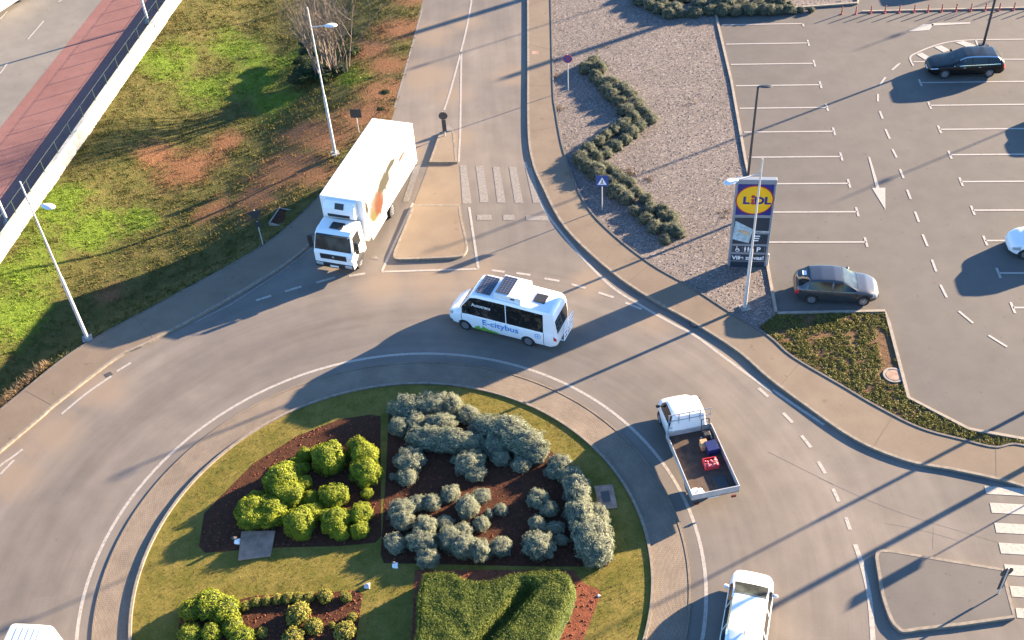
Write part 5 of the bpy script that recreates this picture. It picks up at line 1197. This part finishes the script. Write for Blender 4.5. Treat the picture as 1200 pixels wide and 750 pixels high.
def crate(name, px, py, sx, sy, sz, m, label, cat, r=0, lid=True):
    x, y = bedpt(px, py, sz); t = empty(name, inbed(x, y, .002), rz+r, label, cat, 'load on the flatbed truck')
    w_ = .025; mb = MB(); mb.box(0, 0, .012, sx, sy, .024)
    mb.box(sx/2-w_/2, 0, sz/2+.012, w_, sy, sz-.024); mb.box(-sx/2+w_/2, 0, sz/2+.012, w_, sy, sz-.024); mb.box(0, sy/2-w_/2, sz/2+.012, sx-2*w_, w_, sz-.024); mb.box(0, -sy/2+w_/2, sz/2+.012, sx-2*w_, w_, sz-.024)
    mb.build('crate_body', m, t)
    if lid: MB().box(0, 0, sz+.014, sx+.02, sy+.02, .028).build('lid', m, t, bevel=.01)
    return t
crate('storage_box', 834, 522, .55, .5, .42, M['bluebox'], 'dark blue plastic box on the flatbed behind the cab', 'box', .06)
crate('cardboard_box', 825, 519, .4, .3, .36, M['cardboard'], 'tan cardboard box beside the dark blue plastic box', 'box')
t = crate('red_crate', 833, 541, .5, .62, .3, M['redbox'], 'open red plastic crate full of goods on the flatbed', 'crate', -.03, False)
rg = random.Random(9); mb = MB()
for _ in range(26):
    x, y = rg.uniform(-.2, .2), rg.uniform(-.26, .26); r = rg.uniform(.05, .08); mb.lathe([(0, r), (r*.8, r*.5), (r, 0), (r*.6, -r*.7)], 7, 'z', (x, y, .24+rg.uniform(0, .06)))
M['goods'] = mat('pink_packages', (.55, .10, .12), .5, var=.4, scale=9); mb.build('contents', M['goods'], t, 60)
x, y = bedpt(817, 576, .15); t = empty('paper_sack', inbed(x, y, 0), rz, 'crumpled white sack on cardboard at the rear left of the flatbed', 'sack', 'load on the flatbed truck')
bm = bmesh.new(); bmesh.ops.create_icosphere(bm, subdivisions=3, radius=1)
for v in bm.verts:
    q = 1+.35*mnoise.noise(v.co*2.3); v.co = Vector((v.co.x*.2*q, v.co.y*.28*q, max(0, v.co.z*.16*q+.1)))
me = bpy.data.meshes.new('sack'); bm.to_mesh(me); bm.free(); me.materials.append(M['signwhite']); link('sack_body', me, t)
MB().box(0, 0, .012, .55, .75, .02).build('cardboard_sheet', M['cardboard'], t)
x, y = bedpt(806, 546, .02); t = MB().box(0, 0, .015, .75, .62, .03).build('cardboard_sheet', M['cardboard'], None); t.location = inbed(x, y, .002); t.rotation_euler = (0, 0, rz+.2); tag(t, 'flat brown cardboard sheet on the flatbed floor', 'cardboard', 'load on the flatbed truck')
for k, (px, py) in enumerate(((796, 519), (799, 528))):
    x, y = bedpt(px, py, .02); t = MB().box(0, 0, .02, .16+.04*(1-k), .6, .04).build('loose_plank', M['cardboard'], None); t.location = inbed(x, y, .002); t.rotation_euler = (0, 0, rz-.25); tag(t, 'short pale plank on the flatbed, nearer the cab' if k == 0 else 'short pale plank on the flatbed, nearer the cardboard sheet', 'plank', 'load on the flatbed truck')
x, y = bedpt(827, 508, .3); t = empty('tool_trolley', inbed(x, y, 0), rz, 'black folded trolley leaning behind the cab on the flatbed', 'trolley', 'load on the flatbed truck')
mb = MB()
for s_ in (-.18, .18): mb.tube([(-.12, s_, .02), (.22, s_, 1.05)], .025, 6)
for k in (0, .35, .7, 1.0): mb.tube([(-.12+.34*k, -.18, .02+1.03*k), (-.12+.34*k, .18, .02+1.03*k)], .02, 6)
mb.build('trolley_frame', M['black'], t); MB().box(-.1, 0, .25, .3, .34, .42).build('bag', M['blackbag'], t, bevel=.04)
for s_ in (-.22, .22): MB().lathe([(0, -.03), (.1, -.03), (.1, .03), (0, .03)], 14, 'y', (-.1, s_, .1)).build('trolley_wheel', M['galv'], t, 40)
x, y = bedpt(845, 566, .1); t = MB().box(0, 0, .06, .8, .6, .12).build('tarpaulin', M['blackbag'], None, bevel=.05); t.location = inbed(x, y, 0); t.rotation_euler = (0, 0, rz); tag(t, 'dark folded tarpaulin at the rear right of the flatbed', 'tarpaulin', 'load on the flatbed truck')
# box truck
rz = R(-109.6); d = Vector((math.cos(rz), math.sin(rz))); fm = Vector(((-10.09-7.55)/2, (50.2+49.35)/2))
TW = 2.55; BXL = 7.75; ZT = 3.72; ZB = 1.02
tk = empty('box_truck', (*(fm), .005), rz, 'white refrigerated box truck with food pictures entering the roundabout', 'truck')
# local frame: x = 0 at the front of the box, +x forward
bo = MB().box(-BXL/2, 0, (ZT+ZB)/2, BXL, TW, ZT-ZB).build('cargo_box', M['whitebox'], tk, bevel=.035)
MB().box(-BXL/2, 0, ZB-.06, BXL-.1, TW-.1, .12).build('box_sill', M['galv'], tk)
def foodpic():
    m, t, p = _m('side_picture'); n = NB(t); tc = n.new('ShaderNodeTexCoord').outputs['Object']
    def spot_(x, z, rx, rz_, col, base, soft=.5):
        sx = n.new('ShaderNodeVectorMath', operation='MULTIPLY'); sx.inputs[1].default_value = (1/rx, 0, 1/rz_); n.link(tc, sx.inputs[0])
        dd = n.new('ShaderNodeVectorMath', operation='DISTANCE'); n.link(sx.outputs[0], dd.inputs[0]); dd.inputs[1].default_value = (x/rx, 0, z/rz_)
        f = n.math('ADD', dd.outputs['Value'], n.math('MULTIPLY', n.math('SUBTRACT', n.noise(tc, 2.2, 5, .6), .5), .9)); return n.mix(n.rng(f, 1-soft, 1.05, 1, 0, True), base, col)
    c = spot_(-1.5, 2.3, 1.5, 1.1, (.10, .085, .062), (.78, .78, .77)); c = spot_(-2.9, 2.9, 1.3, .75, (.035, .034, .025), c)
    c = spot_(-1.9, 2.1, .8, .9, (.085, .026, .012), c); c = spot_(-1.0, 1.9, .35, .5, (.085, .075, .022), c); c = spot_(-.35, 3.0, .25, .6, (.03, .028, .023), c)
    c = spot_(-4.0, 3.3, 1.1, .35, (.03, .03, .024), c); c = spot_(-5.6, 2.8, .7, .2, (.09, .035, .022), c)
    n.link(c, p.inputs['Base Color']); p.inputs['Roughness'].default_value = .4; return m
M['foodpic'] = foodpic()
MB().box(-BXL/2, TW/2+.004, (ZT+ZB)/2, BXL-.16, .006, ZT-ZB-.2).build('side_picture', M['foodpic'], tk)
# cooling unit on the front of the box
pr = [(0, 2.62), (.42, 2.66), (.56, 2.9), (.50, 3.3), (.30, 3.62), (0, 3.66)]
mb = MB(); n = len(pr); mb.add([(x, -.92, z) for x, z in pr]+[(x, .92, z) for x, z in pr], [tuple(range(n)), tuple(range(2*n-1, n-1, -1))]+[(i, (i+1) % n, n+(i+1) % n, n+i) for i in range(n)]); cu = mb.build('cooling_unit', M['white'], tk, bevel=.06)
MB().box(.555, 0, 2.92, .03, 1.3, .18).build('vent_slot', M['black'], cu, bevel=.01)
q = MB().box(0, 0, 0, .34, .52, .02).build('fan_grille', M['black'], cu); q.location = (.42, .05, 3.46); q.rotation_euler = (0, R(58), 0)
# cab
CL0, CL1 = .18, 2.02
pr = [(CL0, .55), (CL0, 2.45), (CL0+.25, 2.58), (1.35, 2.56), (1.62, 2.46), (1.90, 1.52), (2.0, 1.42), (2.02, .62), (1.95, .42), (1.5, .42), (1.45, .55)]
mb = MB(); n = len(pr); hw = 1.15
prt = [.92 if z > 2.3 else 1. for x, z in pr]
mb.add([(x, -hw*k, z) for (x, z), k in zip(pr, prt)]+[(x, hw*k, z) for (x, z), k in zip(pr, prt)], [tuple(range(n)), tuple(range(2*n-1, n-1, -1))]+[(i, (i+1) % n, n+(i+1) % n, n+i) for i in range(n)])
cb = mb.build('cab', M['white'], tk, bevel=.07)
def face_quad(name, p0, p1, w0, w1, t0, t1, m, par, off=.02):
    """panel on the sloped face between profile points p0 (low) and p1 (high)"""
    a, b = Vector((p0[0], 0, p0[1])), Vector((p1[0], 0, p1[1])); nn = Vector((0, 1, 0)).cross(b-a).normalized()
    if nn.x < 0: nn = -nn
    q0, q1 = a+(b-a)*t0, a+(b-a)*t1; vs = []
    for o_ in (off, -.02):
        vs += [tuple(q0+Vector((0, -w0, 0))+nn*o_), tuple(q0+Vector((0, w0, 0))+nn*o_), tuple(q1+Vector((0, w1, 0))+nn*o_), tuple(q1+Vector((0, -w1, 0))+nn*o_)]
    return MB().add(vs, [(0, 1, 2, 3), (0, 4, 5, 1), (1, 5, 6, 2), (2, 6, 7, 3), (3, 7, 4, 0)]).build(name, m, par)
face_quad('windscreen', (1.90, 1.52), (1.62, 2.46), 1.08, 1.0, .02, .9, M['screen'], cb, .012)
MB().box(1.70, 0, 2.42, .16, 1.9, .06).build('sun_visor', M['black'], cb, bevel=.02)
q = MB().box(2.02, 0, 1.18, .03, 1.55, .34).build('grille', M['black'], cb, bevel=.01)
mb = MB(); mb.lathe([(.085, -.01), (.105, -.01), (.105, .01), (.085, .01), (.085, -.01)], 24, 'x', (2.05, 0, 1.22))
for k in range(3):
    a = R(90+120*k); mb.tube([(2.05, 0, 1.22), (2.05, .095*math.cos(a), 1.22+.095*math.sin(a))], [.016, .005], 6)
mb.build('star_emblem', M['chrome'], q)
MB().box(2.0, 0, .60, .12, 2.28, .34).build('bumper', M['black'], cb, bevel=.04)
for s_ in (1, -1): MB().box(2.05, s_*.86, .66, .06, .42, .18).build('headlight', M['lamp'], cb, bevel=.02)
MB().box(2.065, 0, .58, .012, .5, .11).build('number_plate', M['plate'], cb); MB().box(2.03, .95, 1.12, .03, .30, .14).build('front_badge', M['plate'], cb)
MB().box(1.0, .05, 2.60, .55, .75, .05).build('roof_hatch', M['black'], cb, bevel=.02)
for s_ in (1, -1):
    pts = [(.75, 1.55), (1.70, 1.42), (1.52, 2.3), (.75, 2.32)]; vs = []
    for o_ in (.012, -.03): vs += [(x, s_*(hw*(1 if z < 1.9 else .945)+o_), z) for x, z in pts]
    MB().add(vs, [(0, 1, 2, 3), (0, 4, 5, 1), (1, 5, 6, 2), (2, 6, 7, 3), (3, 7, 4, 0)]).build('side_window', GL_, cb)
    mb = MB(); mb.tube([(1.6, s_*1.12, 2.3), (1.72, s_*1.38, 2.25), (1.72, s_*1.38, 1.4), (1.68, s_*1.14, 1.45)], .02, 6); mb.box(1.72, s_*1.38, 1.98, .1, .24, .46); mb.box(1.72, s_*1.38, 1.58, .1, .22, .2); mb.build('wing_mirror', M['black'], cb)
    MB().box(1.12, s_*1.15, .62, .95, .07, .34).build('wheel_arch', M['black'], cb, bevel=.02)
    wheel(tk, 1.12, s_*1.02, .47, .28, s_, 8); wheel(tk, -3.55, s_*1.0, .47, .5, s_, 8)
    MB().box(-1.7, s_*1.18, .72, 2.2, .05, .42).build('side_guard', M['galv'], tk, bevel=.02)
    MB().box(-3.55, s_*1.06, .99, 1.15, .34, .03).build('mudguard', M['black'], tk)
mb = MB()
for s_ in (1, -1): mb.box(-2.9, s_*.42, .78, 9.4, .1, .26)
mb.build('chassis', M['black'], tk)
MB().box(-BXL-.02, 0, .7, .08, 2.3, .16).build('rear_bumper', M['black'], tk)
for s_ in (1, -1): MB().box(-BXL-.07, s_*.95, .7, .03, .35, .12).build('tail_light', M['redlamp'], tk)
MB().box(-.9, -1.05, .72, .9, .4, .5).build('fuel_tank', M['galv'], tk, bevel=.06)
